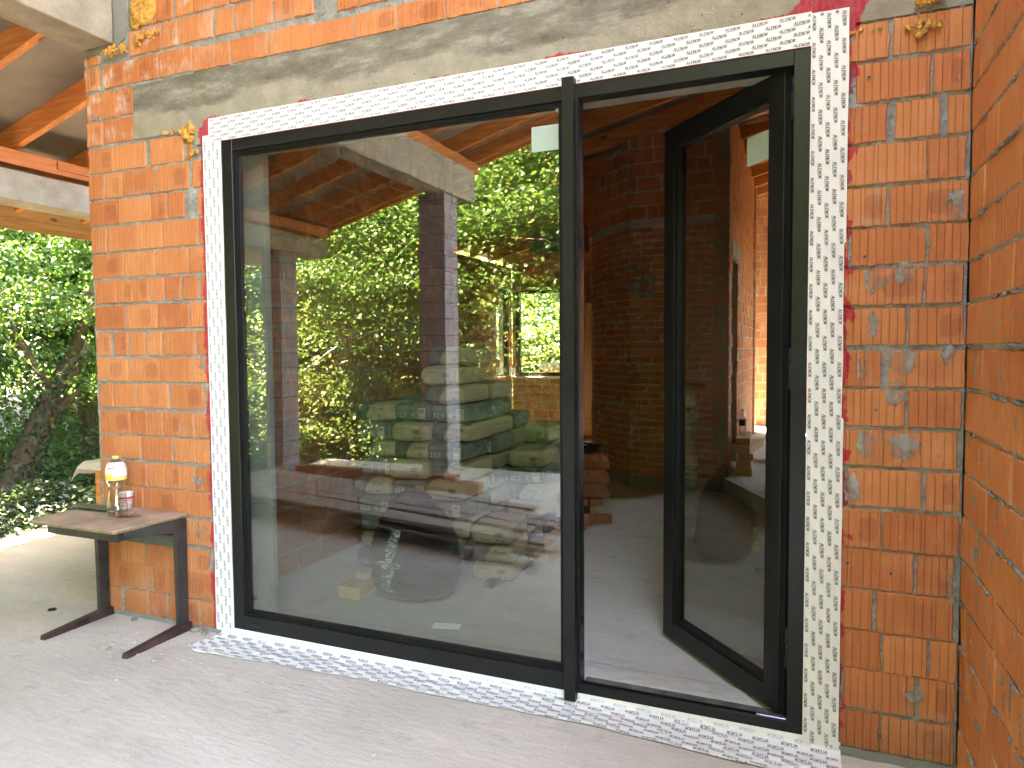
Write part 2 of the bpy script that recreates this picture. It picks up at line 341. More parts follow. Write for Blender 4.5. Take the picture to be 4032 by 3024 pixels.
b=MB(); b.box(-3.45,3.6,-5.3,-.0,-.9,-.045); tf=b
# terrace top as one slab, widened out of view on the right to bounce sunlight
P=[(-3.45,-5.3),(9,-5.3),(9,-1.5),(3.6,-1.5),(3.6,.02),(-1.0,.02),(-1.0,8.6),(-3.45,8.6)]
o=MB().prism(P,-.9,-.045,ax='z').build('terrace_floor',MT['terrace']); struct(o)
# room floor
o=MB().prism([(-.98,.13),(5.4,.13),(5.4,10.2),(-2.1,10.2),(-2.1,3.2),(-.98,3.2)],-.9,.02,ax='z').build('room_floor',MT['floor_in']); struct(o)
rf=MB().prism([(2.16,4.5),(2.6,3.6),(3.15,2.5),(5.35,2.5),(5.35,10.1),(2.0,10.1),(2.0,5.0)],.021,.17,ax='z').build('raised_floor',MT['floor_in']); struct(rf)

# ---- facade wall ----
BR=[[3.176,3.228,[[-1.034,-0.916]]],[3.03,3.162,[[-1.037,-0.919],[-0.898,-0.7],[-0.696,-0.451],[-0.445,-0.201]]],[3.021,3.145,[[-0.191,0.06],[0.068,0.317],[0.327,0.574]]],[3.014,3.127,[[0.498,0.688],[0.655,0.828],[0.837,1.083],[1.09,1.337],[1.346,1.591],[1.598,1.816]]],[3.179,3.316,[[-0.666,-0.582],[-0.578,-0.424],[-0.415,-0.301],[-0.295,-0.05],[-0.023,0.095],[0.105,0.217],[0.226,0.35],[0.359,0.477],[0.488,0.607]]],[3.327,3.455,[[-0.569,-0.452],[-0.449,-0.329],[-0.307,-0.182],[-0.178,0.063],[0.071,0.325]]],[3.161,3.275,[[0.749,0.865],[0.874,1.093],[1.101,1.33]]],[2.864,3.014,[[-1.024,-0.951],[-0.949,-0.785],[-0.781,-0.649]]],[2.717,2.854,[[-1.03,-0.907],[-0.896,-0.65]]],[2.558,2.699,[[-1.029,-0.822],[-0.813,-0.566],[-0.529,-0.283],[-0.257,-0.22]]],[2.407,2.55,[[-1.032,-0.904],[-0.893,-0.757],[-0.751,-0.504],[-0.492,-0.249],[-0.218,-0.127]]],[2.256,2.396,[[-1.032,-0.782],[-0.776,-0.538],[-0.537,-0.423],[-0.408,-0.287],[-0.19,-0.124]]],[2.099,2.242,[[-1.029,-0.907],[-0.891,-0.643],[-0.634,-0.464],[-0.452,-0.194],[-0.183,-0.119]]],[1.95,2.088,[[-1.023,-0.775],[-0.766,-0.526],[-0.516,-0.272],[-0.263,-0.122]]],[1.802,1.935,[[-1.01,-0.833],[-0.827,-0.708],[-0.702,-0.579],[-0.57,-0.462],[-0.45,-0.331],[-0.318,-0.205],[-0.187,-0.123]]],[1.649,1.787,[[-1.018,-0.771],[-0.758,-0.516],[-0.512,-0.277],[-0.264,-0.121]]],[1.497,1.633,[[-1.015,-0.895],[-0.871,-0.761],[-0.741,-0.621],[-0.608,-0.489],[-0.483,-0.24],[-0.223,-0.123]]],[1.346,1.483,[[-1.016,-0.766],[-0.759,-0.512],[-0.511,-0.268],[-0.259,-0.123]]],[1.194,1.333,[[-1.012,-0.894],[-0.882,-0.701],[-0.69,-0.448],[-0.43,-0.189],[-0.17,-0.121]]],[1.038,1.175,[[-1.009,-0.761],[-0.751,-0.629],[-0.621,-0.504],[-0.497,-0.371],[-0.362,-0.264],[-0.254,-0.123]]],[0.894,1.029,[[-1.009,-0.881],[-0.875,-0.682],[-0.671,-0.435],[-0.418,-0.162]]],[0.739,0.877,[[-1.01,-0.76],[-0.75,-0.637],[-0.624,-0.501],[-0.495,-0.375],[-0.367,-0.267],[-0.261,-0.12]]],[0.594,0.733,[[-1.005,-0.78],[-0.772,-0.677],[-0.67,-0.426],[-0.418,-0.159]]],[0.431,0.576,[[-1.012,-0.887],[-0.876,-0.679],[-0.665,-0.413],[-0.352,-0.124]]],[0.274,0.407,[[-1.003,-0.878],[-0.87,-0.68],[-0.666,-0.407],[-0.375,-0.157]]],[0.126,0.277,[[-1.004,-0.753],[-0.742,-0.623],[-0.614,-0.498],[-0.49,-0.136]]],[-0.027,0.119,[[-1.002,-0.887],[-0.86,-0.666],[-0.651,-0.522],[-0.501,-0.263],[-0.251,-0.136]]],[2.552,2.686,[[2.977,3.129],[3.14,3.382]]],[2.402,2.54,[[3.023,3.26],[3.267,3.382]]],[2.257,2.39,[[2.981,3.127],[3.152,3.291],[3.315,3.383]]],[2.104,2.246,[[2.998,3.253],[3.259,3.374]]],[1.954,2.094,[[2.969,3.129],[3.138,3.384]]],[1.812,1.947,[[2.956,3.006],[3.016,3.257],[3.266,3.387]]],[1.666,1.8,[[2.958,3.253],[3.259,3.374]]],[1.518,1.654,[[2.96,3.198],[3.209,3.38]]],[1.365,1.499,[[2.955,3.122],[3.149,3.385]]],[1.219,1.356,[[2.957,3.201],[3.213,3.378]]],[1.07,1.207,[[2.959,3.132],[3.135,3.254],[3.256,3.366]]],[0.919,1.059,[[2.961,2.994],[3.015,3.259],[3.272,3.38]]],[0.761,0.905,[[2.963,3.132],[3.136,3.379]]],[0.606,0.756,[[2.965,3.24],[3.248,3.365]]],[0.447,0.601,[[2.967,3.108],[3.121,3.366]]],[0.298,0.444,[[2.969,3.136],[3.145,3.288],[3.297,3.379]]],[0.144,0.298,[[2.971,3.002],[3.012,3.251],[3.264,3.378]]],[-0.013,0.134,[[2.973,3.137],[3.141,3.378]]]]
TF=frame_fn((0,0,0),(1,0,0),(0,-1,0))
fw=empty('facade_wall','orange hollow brick facade wall with grey concrete lintel round the black glazed door','brick wall')
bl=[(a,b_,r[0],r[1]) for r in BR for a,b_ in r[2]]
rg=np.random.default_rng(11)
right=[q for q in bl if q[0]>2]; left=[q for q in bl if q[0]<=2]
# rows above the picture, closing the wall up to the roof
left+=auto_rows(.35,1.35,3.327,3.46,rg=rg)+auto_rows(-.56,3.3,3.475,5.0,rg=rg,clip=lambda x,z:z<3.30+.285*(x+3.05)+.25)+auto_rows(1.36,3.38,3.16,3.46,rg=rg)+auto_rows(1.83,3.38,3.014,3.15,rg=rg)
bricks_mesh('brickwork',left,TF,MT['brick'],fw,rg=rg,pitch=.0225,gw=.0017,gd=.0045)
bricks_mesh('brickwork',right,TF,MT['brick'],fw,rg=rg,pitch=.0265,gw=.0021,gd=.0055)
tag(fw.children[-1],'brickwork right of the door with wider grooves')
hole=lambda x,z:(-.03<x<2.9 and -.1<z<2.66)
sheet('mortar',-1.03,3.385,-.05,4.6,TF,MT['mortar'],fw,step=.016,amp=.0045,base=.0085,hole=lambda x,z:hole(x,z) or z>3.30+.285*(x+3.05)+.2 or (z>2.72 and z<2.97 and -.6<x<2.9))
# concrete lintel face with ragged relief
sheet('concrete_lintel',-.647,3.38,2.63,3.06,TF,MT['lintel'],fw,step=.012,amp=.0032,base=-.001,fr=9,
  hole=lambda x,z:(x<-.19 and z<2.713+.01*nz(x*20,1)) or z>3.012-.025*max(0,x-1.6)-.19*max(0,x-2.5)+.006*nz(x*9,3) or (x>3.02 and z<2.69+.012*nz(x*30,2)))
# solid core behind the face
c=MB(); top=lambda x:3.30+.285*(x+3.05)+.12
c.prism([(-1.02,-.045),(-.005,-.045),(-.005,top(0)),(-1.02,top(-1.02))],.013,.2)
c.prism([(2.875,-.045),(3.38,-.045),(3.38,top(3.38)),(2.875,top(2.875))],.013,.2)
c.prism([(-.005,2.632),(2.875,2.632),(2.875,top(2.875)),(-.005,top(0))],.013,.2)
c.build('wall_core',MT['conc'],fw)
# narrow concrete post above the left pier
MB().prism([(-.775,3.235),(-.69,3.29),(-.672,3.34),(-.672,4.0),(-.775,4.0)],-.004,.012).build('concrete_post',MT['conc_gray'],fw)
# concrete footing strip under the bricks
sheet('base_mortar',-1.02,-.10,-.047,-.02,TF,MT['conc_gray'],fw,step=.012,amp=.005,base=-.006)
sheet('base_mortar',2.97,3.385,-.047,-.008,TF,MT['conc_gray'],fw,step=.012,amp=.006,base=-.008)

# expanding foam lumps
import bmesh
def lump(name,c,size,n,rad,parent,seed=0,mat=None,drip=0,ax=(1,.35,1)):
    r=random.Random(seed); bm=bmesh.new()
    for i in range(n):
        a=r.uniform(-1,1);b_=r.uniform(-1,1); p=Vector((c[0]+a*size[0],c[1]-r.uniform(0,1)*size[1],c[2]+b_*size[2]*(1-abs(a)*.5)))
        q=rad*r.uniform(.4,1.2); t=bmesh.ops.create_icosphere(bm,subdivisions=2,radius=q,matrix=Matrix.Translation(p)@Matrix.Diagonal((ax[0],ax[1],ax[2],1)))
    for v in bm.verts:
        k=mn.noise(v.co*70)*rad*.8+mn.noise(v.co*170)*rad*.5; v.co+=v.normal*k if v.normal.length else Vector()
    me=bpy.data.meshes.new(name); bm.to_mesh(me); bm.free(); me.materials.append(mat or MT['foam'])
    me.polygons.foreach_set('use_smooth',[True]*len(me.polygons)); return link(bpy.data.objects.new(name,me),parent)
lump('foam',(-.215,-.004,2.70),(.035,.02,.045),26,.020,fw,1)
lump('foam',(-.20,-.004,2.59),(.04,.012,.012),14,.011,fw,2)
lump('foam',(-.33,-.003,2.725),(.09,.006,.012),12,.010,fw,12)
lump('foam',(-.50,-.004,3.265),(.085,.014,.012),26,.012,fw,3)
lump('foam',(-.57,-.004,3.245),(.02,.014,.03),12,.012,fw,13)
lump('foam',(-.735,-.012,3.215),(.075,.03,.022),34,.016,fw,4)
lump('foam',(-.60,-.004,3.355),(.028,.006,.042),30,.014,fw,5,ax=(1,.3,1))
lump('foam',(3.235,-.003,2.638),(.05,.012,.014),22,.011,fw,6)
lump('foam',(3.225,-.003,2.622),(.015,.012,.018),10,.012,fw,16)
lump('foam',(3.05,-.002,2.655),(.05,.006,.010),9,.006,fw,26)
lump('foam',(3.255,-.006,2.725),(.04,.02,.016),24,.014,fw,7)
# round foam disc
bm=MB(); bm.lathe([(.001,.022),(.04,.024),(.07,.024),(.085,.02),(.092,.009),(.093,0)],n=40)
o=bm.build('foam_disc',MT['foam'],fw,True); o.rotation_euler=(PI/2,0,0); o.location=(-.535,-.002,3.42)
# steel anchor ends in the right wall
MT['anc']=simple('anchor_steel',(.35,.32,.28),.35,.2,metal=.9)
for x,z in ((3.065,2.49),(3.06,1.845),(3.105,1.28),(3.02,.70),(3.165,.675),(3.14,.055),(-.235,1.10),(-.22,.02)):
    a=MB(); a.lathe([(.0045,0),(.0045,-.003),(.0065,-.003),(.0065,.006)],n=12); q=a.build('anchor_sleeve',MT['anc'],fw,True); sl_o=q
    q.rotation_euler=(-PI/2,0,0); q.location=(x,-.002,z)
    a=MB(); a.lathe([(.0005,0),(.0045,0)],n=12); q=a.build('anchor_hole',MT['black'],sl_o); q.location=(0,0,-.0015)
# smears of mortar left on the right-hand bricks
def smear(cx,cz,w,h,seed,parent,T,mat):
    r=np.random.default_rng(seed); n=30; V=[];F=[]
    for k in range(n): 
        t=2*PI*k/n; q=1+.35*mn.noise(Vector((math.cos(t)*2.2,math.sin(t)*2.2,seed)))+.12*r.normal(); V.append((cx+w*q*math.cos(t),-.0018,cz+h*q*math.sin(t)))
    for k in range(n): V.append((V[k][0]*.75+cx*.25,-.0042-.001*r.random(),V[k][2]*.75+cz*.25))
    V.append((cx,-.005,cz)); F=[(k,(k+1)%n,n+(k+1)%n,n+k) for k in range(n)]+[(n+k,n+(k+1)%n,2*n) for k in range(n)]
    return mesh_obj('mortar_smear',T(np.array(V)),F,mat,parent,True)
def smear_mat():
    b=NB('mortar_smear'); c=b.ramp(b.noise(18,5,.6),[(.3,(.30,.27,.23)),(.7,(.46,.43,.38))]); n=b.noise(13,5,.62,b.map(scale=(1,1,.6)))
    b.bump(b.noise(120,4,.7),.6,.004); return b.fin(c,.95,.1,alpha=b.rng(n,.40,.60,0,.92))
MT['smear']=smear_mat()
for i,(x,z,a,b_) in enumerate([(3.10,1.77,.045,.055),(3.19,1.78,.035,.04),(3.345,2.01,.035,.05),(3.09,1.60,.018,.05),(3.19,1.46,.045,.05),(3.06,1.45,.02,.07),(3.17,1.34,.03,.05),(3.335,1.48,.025,.05),(3.08,1.15,.035,.055),(3.195,1.15,.045,.05),(3.03,.98,.03,.055),(3.23,1.15,.02,.03),(3.25,.23,.03,.03),(2.99,2.13,.02,.02),(3.36,.64,.015,.05),(-.18,1.45,.03,.04),(-.24,.80,.045,.03),(-.25,.52,.02,.05),(-.16,.35,.02,.06),(-.35,1.80,.05,.02),(-.96,1.35,.03,.015),(-.93,2.87,.035,.02),(-.98,2.88,.03,.02)]):
    smear(x,z,a,b_,i,fw,TF,MT['smear'])

# ---- side wall (right) ----
sw=empty('side_wall','orange ribbed hollow brick wall running along the right edge','brick wall')
TS=frame_fn((3.386,0,0),(0,-1,0),(-1,0,0)); rg=np.random.default_rng(5); zr=[(r[0],r[1]) for r in BR if r[2][0][0]>2]
sb=[]
for z0,z1 in zr+[(2.702,2.84),(2.852,2.99),(3.0,3.14),(3.152,3.29)]:
    x=-.02-rg.uniform(0,.18)
    while x<2.35:
        wd=rg.choice([.25,.25,.38,.12]); a=max(x,.004); sb.append((a,x+wd,z0+.001,z1+.002)); x+=wd+rg.uniform(.003,.012)
bricks_mesh('brickwork',sb,TS,MT['brick_side'],sw,rg=rg,pitch=.0125,gw=.0016,gd=.0018,tilt=.002)
sheet('mortar',0,2.4,-.05,3.3,TS,MT['mortar_in'],sw,step=.03,amp=.004,base=.006)
c=MB(); c.box(3.40,3.6,-2.4,.2,-.045,4.6); c.build('wall_core',MT['conc'],sw)
# mortar beads squeezed out of the joints and streaks in the grooves
mb=MB(); r=random.Random(4)
for z0,z1 in zr:
    y=0
    while y<2.3:
        L=r.uniform(.02,.12); 
        if r.random()<.5:
            pts=[(3.388-r.uniform(0,.004),-(y+L*k/4),z0-.006+r.uniform(-.004,.004)) for k in range(5)]; mb.tube(pts,[.002,.006*r.uniform(.6,1.3),.006*r.uniform(.6,1.4),.006,.002],6)
        y+=L+r.uniform(0,.08)
for k in range(150):
    y=r.uniform(.04,2.2); j=r.randrange(6,len(zr)-2); z0,z1=zr[j]; a=r.uniform(z0+.01,z1-.05); L=r.uniform(.03,z1-a)
    mb.tube([(3.3865,-y,a),(3.3865,-y-.001,a+L*.3),(3.3865,-y+.001,a+L*.7),(3.387,-y,a+L)],[.001,.0032*r.uniform(.5,1.3),.003,.001],5)
mb.build('mortar_beads',mortar_mat('mortar_bead',col=(.34,.33,.30)),sw,True)
# ---------------- glazed door unit ----------------
def glass_mat(name,tint,refl,wav=.0):
    b=NB(name); tr=b.new('ShaderNodeBsdfTransparent'); gl=b.new('ShaderNodeBsdfGlossy'); gl.inputs['Roughness'].default_value=0
    tr.inputs[0].default_value=(*tint,1); lw=b.new('ShaderNodeLayerWeight'); lw.inputs[0].default_value=.5
    f=b.mth('MINIMUM',b.mth('MULTIPLY',b.mth('MULTIPLY_ADD',b.mth('POWER',lw.outputs['Facing'],5),.96,.04),refl),1.0); mx=b.new('ShaderNodeMixShader'); b.put(mx.inputs[0],f)
    b.t.links.new(tr.outputs[0],mx.inputs[1]); b.t.links.new(gl.outputs[0],mx.inputs[2]); b.t.links.new(mx.outputs[0],b.out.inputs[0])
    if wav:
        n=b.new('ShaderNodeBump'); n.inputs['Strength'].default_value=1; n.inputs['Distance'].default_value=wav
        b.put(n.inputs['Height'],b.noise(2.2,2,.4,b.map(scale=(1,1,.8)))); b.t.links.new(n.outputs[0],gl.inputs['Normal'])
    b.N.remove(b.p); return b.m
MT['glass']=glass_mat('window_glass',(.90,.935,.905),3.7,.0006)
MT['glass_thin']=glass_mat('thin_glass',(.95,.97,.96),1.5)
gd=empty('glazed_door','black metal framed glass wall with fixed pane and open door leaf','glass door',(0,0,0))
f=MB()
f.box(0,.068,-.004,.07,0,2.63,b=.0015); f.box(2.813,2.870,-.004,.07,0,2.63,b=.0015)
f.box(.0685,2.8125,-.004,.07,2.573,2.63,b=.0015); f.box(.0685,1.8925,-.004,.07,0,.082,b=.0015)
f.box(1.893,1.967,-.004,.07,.0,2.5725,b=.0015)
f.box(1.9675,2.8125,-.004,.012,0,.045,b=.001); 
f.build('outer_frame',MT['frame'],gd)
f=MB(); f.box(1.907,1.959,-.045,-.0045,-.022,2.652,b=.002); f.build('mullion_cover',MT['frame'],gd)
# stepped rebates round the fixed glass and in the door opening
f=MB()
for d,yy in ((.012,.012),(.020,.020)):
    f.box(.0685,.0685+d,yy,.05,.083,2.572); f.box(1.8925-d,1.8925,yy,.05,.083,2.572); f.box(.069+d,1.892-d,yy,.05,.0825,.0825+d); f.box(.069+d,1.892-d,yy,.05,2.5725-d,2.5725)
f.build('glazing_bead',MT['black'],gd)
f=MB(); f.box(.080,1.881,.030,.034,.095,2.561); gp=f.build('glass_pane',MT['glass'],gd)
f=MB(); f.box(1.745,1.880,.0262,.0272,2.378,2.487); 
def film(name,col,al):
    b=NB(name); b.p.inputs['Transmission Weight'].default_value=0; return b.fin(col,.5,.4,alpha=al)
MT['film']=film('protective_film',(.50,.60,.50),.62)
f.build('film_label',MT['film'],gd)
for x in (.155,1.80): 
    f=MB(); f.box(x-.022,x+.022,-.010,-.0045,.036,.052,b=.002); f.build('drain_cap',MT['frame'],gd)
f=MB(); f.lathe([(.001,0),(.006,.0),(.008,.003),(.011,.003),(.012,0)],n=16); o=f.build('suction_mark',MT['film'],gd,True); o.rotation_euler=(PI/2,0,0); o.location=(1.868,.029,2.548)
for z in (.25,1.35,2.38):
    f=MB(); f.tube([(2.8115,.018,z),(2.8115,.018,z+.10)],.009,10); f.tube([(2.8115,.018,z+.102),(2.8115,.018,z+.16)],.009,10); f.build('hinge_barrel',MT['frame'],gd,True)
# muddy threshold profile
MT['mud']=simple('muddy_threshold',(.10,.095,.09),.75,.6,14,bump=.5,bscale=40)
f=MB(); f.box(1.968,2.812,.0125,.034,0,.024); f.box(1.968,2.812,.0345,.04,0,.040); f.build('threshold',MT['black'],gd)
f=MB(); f.box(1.968,2.812,.0405,.105,0,.030,b=.002); f.build('threshold_plate',MT['mud'],gd)
f=MB(); f.box(2.70,2.81,.004,.034,.0455,.050,b=.001); f.build('hinge_plate',simple('bare_metal',(.55,.56,.58),.3,.1,metal=.9),gd)
for z in (1.95,.62,.30,.14): 
    f=MB(); f.box(1.9675,1.974,.02,.035,z,z+.035); f.build('strike_plate',MT['black'],gd)
# door leaf, opened inwards about 48 degrees
LE=MB; hp=Vector((2.806,.058,0)); ang=math.atan2(.70-.058,2.233-2.806)
ML=Matrix.Translation(hp)@Matrix.Rotation(ang,4,'Z')  # local x runs from hinge to free edge; local +y towards the outside (camera)
L=.860
dl=MB(); z0,z1=.048,2.592; s=.088
dl.box(0,s,-.035,.035,z0,z1,b=.002); dl.box(L-s,L,-.035,.035,z0,z1,b=.002); dl.box(s,L-s,-.035,.0345,z0,z0+s,b=.002); dl.box(s,L-s,-.035,.0345,z1-s,z1,b=.002)
lf=dl.build('door_leaf',MT['frame'],gd); lf.matrix_world=ML
f=MB()
for x0,x1 in ((s+.0005,s+.014),(L-s-.014,L-s-.0005)): f.box(x0,x1,-.026,.024,z0+s+.0005,z1-s-.0005)
f.box(s+.0145,L-s-.0145,-.026,.024,z0+s+.0005,z0+s+.014); f.box(s+.0145,L-s-.0145,-.026,.024,z1-s-.014,z1-s-.0005); f.build('glazing_bead',MT['black'],lf)
f=MB(); 
for x in (.006,.014,.022): f.box(-x-.004,-x,-.034+x*.3,.03,z0+.01,z1-.01)
for y in (-.012,.012): f.box(L,L+.004,y-.004,y+.004,z0+.01,z1-.01)
f.build('edge_seal',MT['black'],lf)
f=MB(); f.box(s+.012,L-s-.012,-.003,.001,z0+s+.012,z1-s-.012); f.build('glass_pane',MT['glass'],lf)
f=MB(); f.box(.125,.262,.0016,.0026,2.275,2.392); f.build('film_label',MT['film'],lf)
f=MB(); f.box(L-s-.01+.02,L-s+.055,-.041,-.0355,1.22,1.42,b=.002); f.tube([(L-.045,-.042,1.33),(L-.045,-.075,1.33),(L-.07,-.082,1.33),(L-.18,-.082,1.33)],.010,10); f.build('lever_handle',MT['black'],lf,True)
f=MB(); f.box(L+.0005,L+.005,-.010,.010,1.24,1.40,b=.001); f.build('lock_plate',MT['anc'],lf)

# ---------------- white sealing tape with printed lettering ----------------
def tape_mat(tone):
    b=NB('white_fleece_tape'); n=b.noise(4,6,.65); c=b.ramp(n,[(.3,tuple(k*.90 for k in tone)),(.65,tone)])
    c=b.mix(b.rng(b.noise(9,5,.7,b.map(loc=(4,2,7))),.62,.8,0,.3),c,(.50,.44,.34)); x,y,z=b.sep()[:3]
    c=b.mix(b.rng(b.noise(11,4,.6,b.map(loc=(9,0,3))),.71,.76,0,.25),c,(.7,.2,.25))
    b.bump(b.noise(55,4,.6),.15,.004); return b.fin(c,.75,.25)
MT['tape']=tape_mat((.86,.84,.79)); MT['ink']=simple('tape_ink',(.11,.115,.13),.7,.4,60); MT['ink_pale']=simple('tape_ink_under_film',(.45,.50,.60),.7,.2,60)
TH=.16
def glyphs():
    """logo strokes in a 1-high box: list of quads (4 corner points)"""
    Q=[]; 
    def st(a,b_,t=TH):
        ax,ay=a;bx,by=b_; L=math.hypot(bx-ax,by-ay); nx_,ny=-(by-ay)/L*t/2,(bx-ax)/L*t/2
        Q.append([(ax+nx_,ay+ny),(ax-nx_,ay-ny),(bx-nx_,by-ny),(bx+nx_,by+ny)])
    x=0
    st((x+.06,0),(x+.36,1)); st((x+.66,0),(x+.36,1)); st((x+.2,.32),(x+.54,.32),.13); x+=.78       # A
    st((x+.07,0),(x+.07,1)); st((x+.07,.07),(x+.45,.07)); x+=.55                                    # L
    st((x+.07,0),(x+.07,1)); st((x+.07,.07),(x+.48,.07)); st((x+.07,.93),(x+.48,.93)); st((x+.07,.5),(x+.42,.5)); x+=.60   # E
    st((x+.07,0),(x+.07,1)); st((x+.07,1),(x+.53,0)); st((x+.53,0),(x+.53,1)); x+=.64               # N
    cx=x+.42; n=14
    for rr,t in ((.33,.13),(.56,.07)):
        for k in range(n):
            a=2*PI*k/n; b_=2*PI*(k+1)/n; st((cx+rr*math.cos(a)*(.85),.46+rr*math.sin(a)*1.1),(cx+rr*math.cos(b_)*.85,.46+rr*math.sin(b_)*1.1),t)
    x+=.90
    st((x+.07,0),(x+.07,1)); st((x+.07,.93),(x+.36,.90)); st((x+.36,.90),(x+.42,.72)); st((x+.42,.72),(x+.33,.5)); st((x+.07,.5),(x+.33,.5)); st((x+.25,.5),(x+.5,0)); x+=.6
    st((x+.02,1.02),(x+.12,1.02),.09)
    st((0,-.24),(2.75,-.24),.10)
    return Q,x
GQ,GW=glyphs()
def tape(name,label,nu,nv,surf,texts,th=.015,lw=.052,ink=None,pale=None):
    """surf(u,v)->point ; u along 0..U, v across. texts: list of (u,v,angle)"""
    us=np.linspace(0,1,nu+1); vs=np.linspace(0,1,nv+1); P=[surf(u,v)[0] for v in vs for u in us]
    i,j=np.meshgrid(np.arange(nv),np.arange(nu),indexing='ij'); a=(i*(nu+1)+j).ravel(); F=np.stack([a,a+1,a+nu+2,a+nu+1],-1)
    o=mesh_obj(name,P,F,MT['tape'],None,True); tag(o,label,'sealing tape'); 
    return o
def W2(x,z,s=1,seed=0): return (mn.noise(Vector((x*3*s,z*9*s,seed)))*.5+mn.noise(Vector((x*22*s,z*10*s,seed+3)))*.22+mn.noise(Vector((x*9,z*42*s,seed+7)))*.28)
def print_on(parent,items,proj,mat,h,width_total):
    V=[];F=[]
    for (u,v,ca,sa,clip) in items:
        sx=width_total/GW
        for q in GQ:
            pts=[]
            for (a,b_) in q:
                du=(a-GW/2)*sx+ (b_-.5)*h*.16; dv=(b_-.5)*h; pts.append((u+du*ca-dv*sa,v+du*sa+dv*ca))
            if clip and not all(clip(*p) for p in pts): continue
            n=len(V); V+=[proj(*p) for p in pts]; F.append((n,n+1,n+2,n+3))
    if V: return mesh_obj('printed_lettering',V,F,mat,parent)
def strip_items(u0,u1,v0,v1,pitch,row,ang=0,along='u',skew=0,jit=0.0,shift=.5,r=random.Random(3)):
    out=[]; ca,sa=math.cos(ang),math.sin(ang)
    if along=='u':
        k=0; v=v0
        while v<v1:
            u=u0+(k%2)*pitch*shift-.02
            while u<u1+.02: out.append((u+r.uniform(-jit,jit),v+skew*(u-u0)+r.uniform(-jit,jit),ca,sa,None)); u+=pitch
            v+=row; k+=1
    else:
        k=0; u=u0
        while u<u1:
            v=v0+(k%2)*pitch*shift
            while v<v1: out.append((u,v,ca,sa,None)); v+=pitch
            u+=row; k+=1
    return out
rt=random.Random(8)
# top strip: X -.085..2.87, Z 2.622..2.757
def y_top(x,z): return -.0085-.0045*W2(x,z,1,1)-.004*max(0,(2.655-z)/.03 if z<2.655 else 0)*0
def top_edge(x): return 2.7555+.003*nz(x*2,1)+.0012*nz(x*25,4)
def mk_strip(name,label,fn,nu,nv):
    P=[fn(u,v) for v in np.linspace(0,1,nv+1) for u in np.linspace(0,1,nu+1)]
    i,j=np.meshgrid(np.arange(nv),np.arange(nu),indexing='ij'); a=(i*(nu+1)+j).ravel()
    return tag(mesh_obj(name,P,np.stack([a,a+1,a+nu+2,a+nu+1],-1),MT['tape'],None,True),label,'sealing tape')
o=mk_strip('sealing_tape','white printed sealing tape strip along the top edge of the black frame',lambda u,v:(lambda x,z:(x,y_top(x,z),z))(-.083+2.955*u,2.6315+(top_edge(-.083+2.955*u)-2.6315)*v),420,22)
clipT=lambda x,z:-.08<x<2.87 and 2.633<z<top_edge(x)-.001
it=[(u,v,ca,sa,clipT) for u,v,ca,sa,_ in strip_items(-.1,2.9,2.6405,2.76,.0986,.0205,skew=.0,jit=.0006)]
print_on(o,it,lambda x,z:(x,y_top(x,z)-.0009,z),MT['ink'],.0112,.057)
# left strip: X -.13..-.0 ; right strip X 2.868..3.0
def y_l(x,z): return -.0075-.0045*W2(z,x,1,11)
def le(z): return -.129+.002*nz(z*4,2)
o=mk_strip('sealing_tape','narrow white printed tape strip running down the left side of the black frame',lambda u,v:(lambda z:(lambda x:(x,y_l(x,z),z))(le(z)+(-.001-le(z))*v))(-.022+2.692*u),400,22)
clipL=lambda x,z:le(z)+.001<x<-.002 and -.02<z<2.665
it=[(u,v,ca,sa,clipL) for u,v,ca,sa,_ in strip_items(-.114,-.008,-.05,2.72,.0986,.0285,ang=R(90),along='v')]
print_on(o,it,lambda x,z:(x,y_l(x,z)-.0009,z),MT['ink'],.0112,.057)
def y_r(x,z): return -.0105-.0055*W2(z,x,1,21)
def re_(z): return 2.998-.012*(1 if 1.25<z<1.9 else 0)*(.5+.5*nz(z*3,1))+.002*nz(z*5,2)-.006*(z/2.7)*0
o=mk_strip('sealing_tape','wide white printed tape strip running down the right side of the open door',lambda u,v:(lambda z:(lambda x:(x,y_r(x,z),z))(2.8705+(re_(z)-2.8705)*v))(-.025+(2.748+.025)*u),400,24)
clipR=lambda x,z:2.872<x<re_(z)-.001 and -.02<z<2.745
it=[(u,v,ca,sa,clipR) for u,v,ca,sa,_ in strip_items(2.8805,2.984,-.05,2.78,.0986,.0255,ang=R(-90),along='v')]
print_on(o,it,lambda x,z:(x,y_r(x,z)-.0009,z),MT['ink'],.0112,.057)
# bottom strip: hangs from the frame foot and lies on the terrace
EDG=[(-.12,-.20),(-.05,-.237),(.39,-.205),(.92,-.172),(1.32,-.182),(2.06,-.165),(2.6,-.205),(2.76,-.212),(3.03,-.23)]
def edge_y(x): return np.interp(x,[p[0] for p in EDG],[p[1] for p in EDG])+.004*nz(x*6,1)+.002*nz(x*22,2)
def bot(x,s):    # s: distance from the frame foot
    tot=.045-edge_y(x); s=min(s,1)*tot
    if s<.03: y,z=-.006-s*.15,.002-s
    else: y=-.0105-(s-.03)*tot/(tot-.0)*1.0; z=-.028-.012*min(1,(s-.03)/.05)
    y=max(y,edge_y(x)-.004)
    wr=W2(x,y*2.2,1,31)+.8*mn.noise(Vector((x*2.0+y*3,y*26,5)))
    z=z+.010*abs(wr)*min(1,s/.04)*(1 if s<tot-.015 else .45)+.0012
    return (x,y,max(z,-.0435))
def bx(u,v): 
    x=-.08+3.085*u
    if u<.08: x-= (v*.055+.012*nz(v*7,3))*(1-u/.08)
    return x
o=mk_strip('sealing_tape','wrinkled white printed membrane skirt lying on the terrace below the black frame',lambda u,v:bot(bx(u,v),v),420,40)
items=[];pale=[]
k=0; s=.10
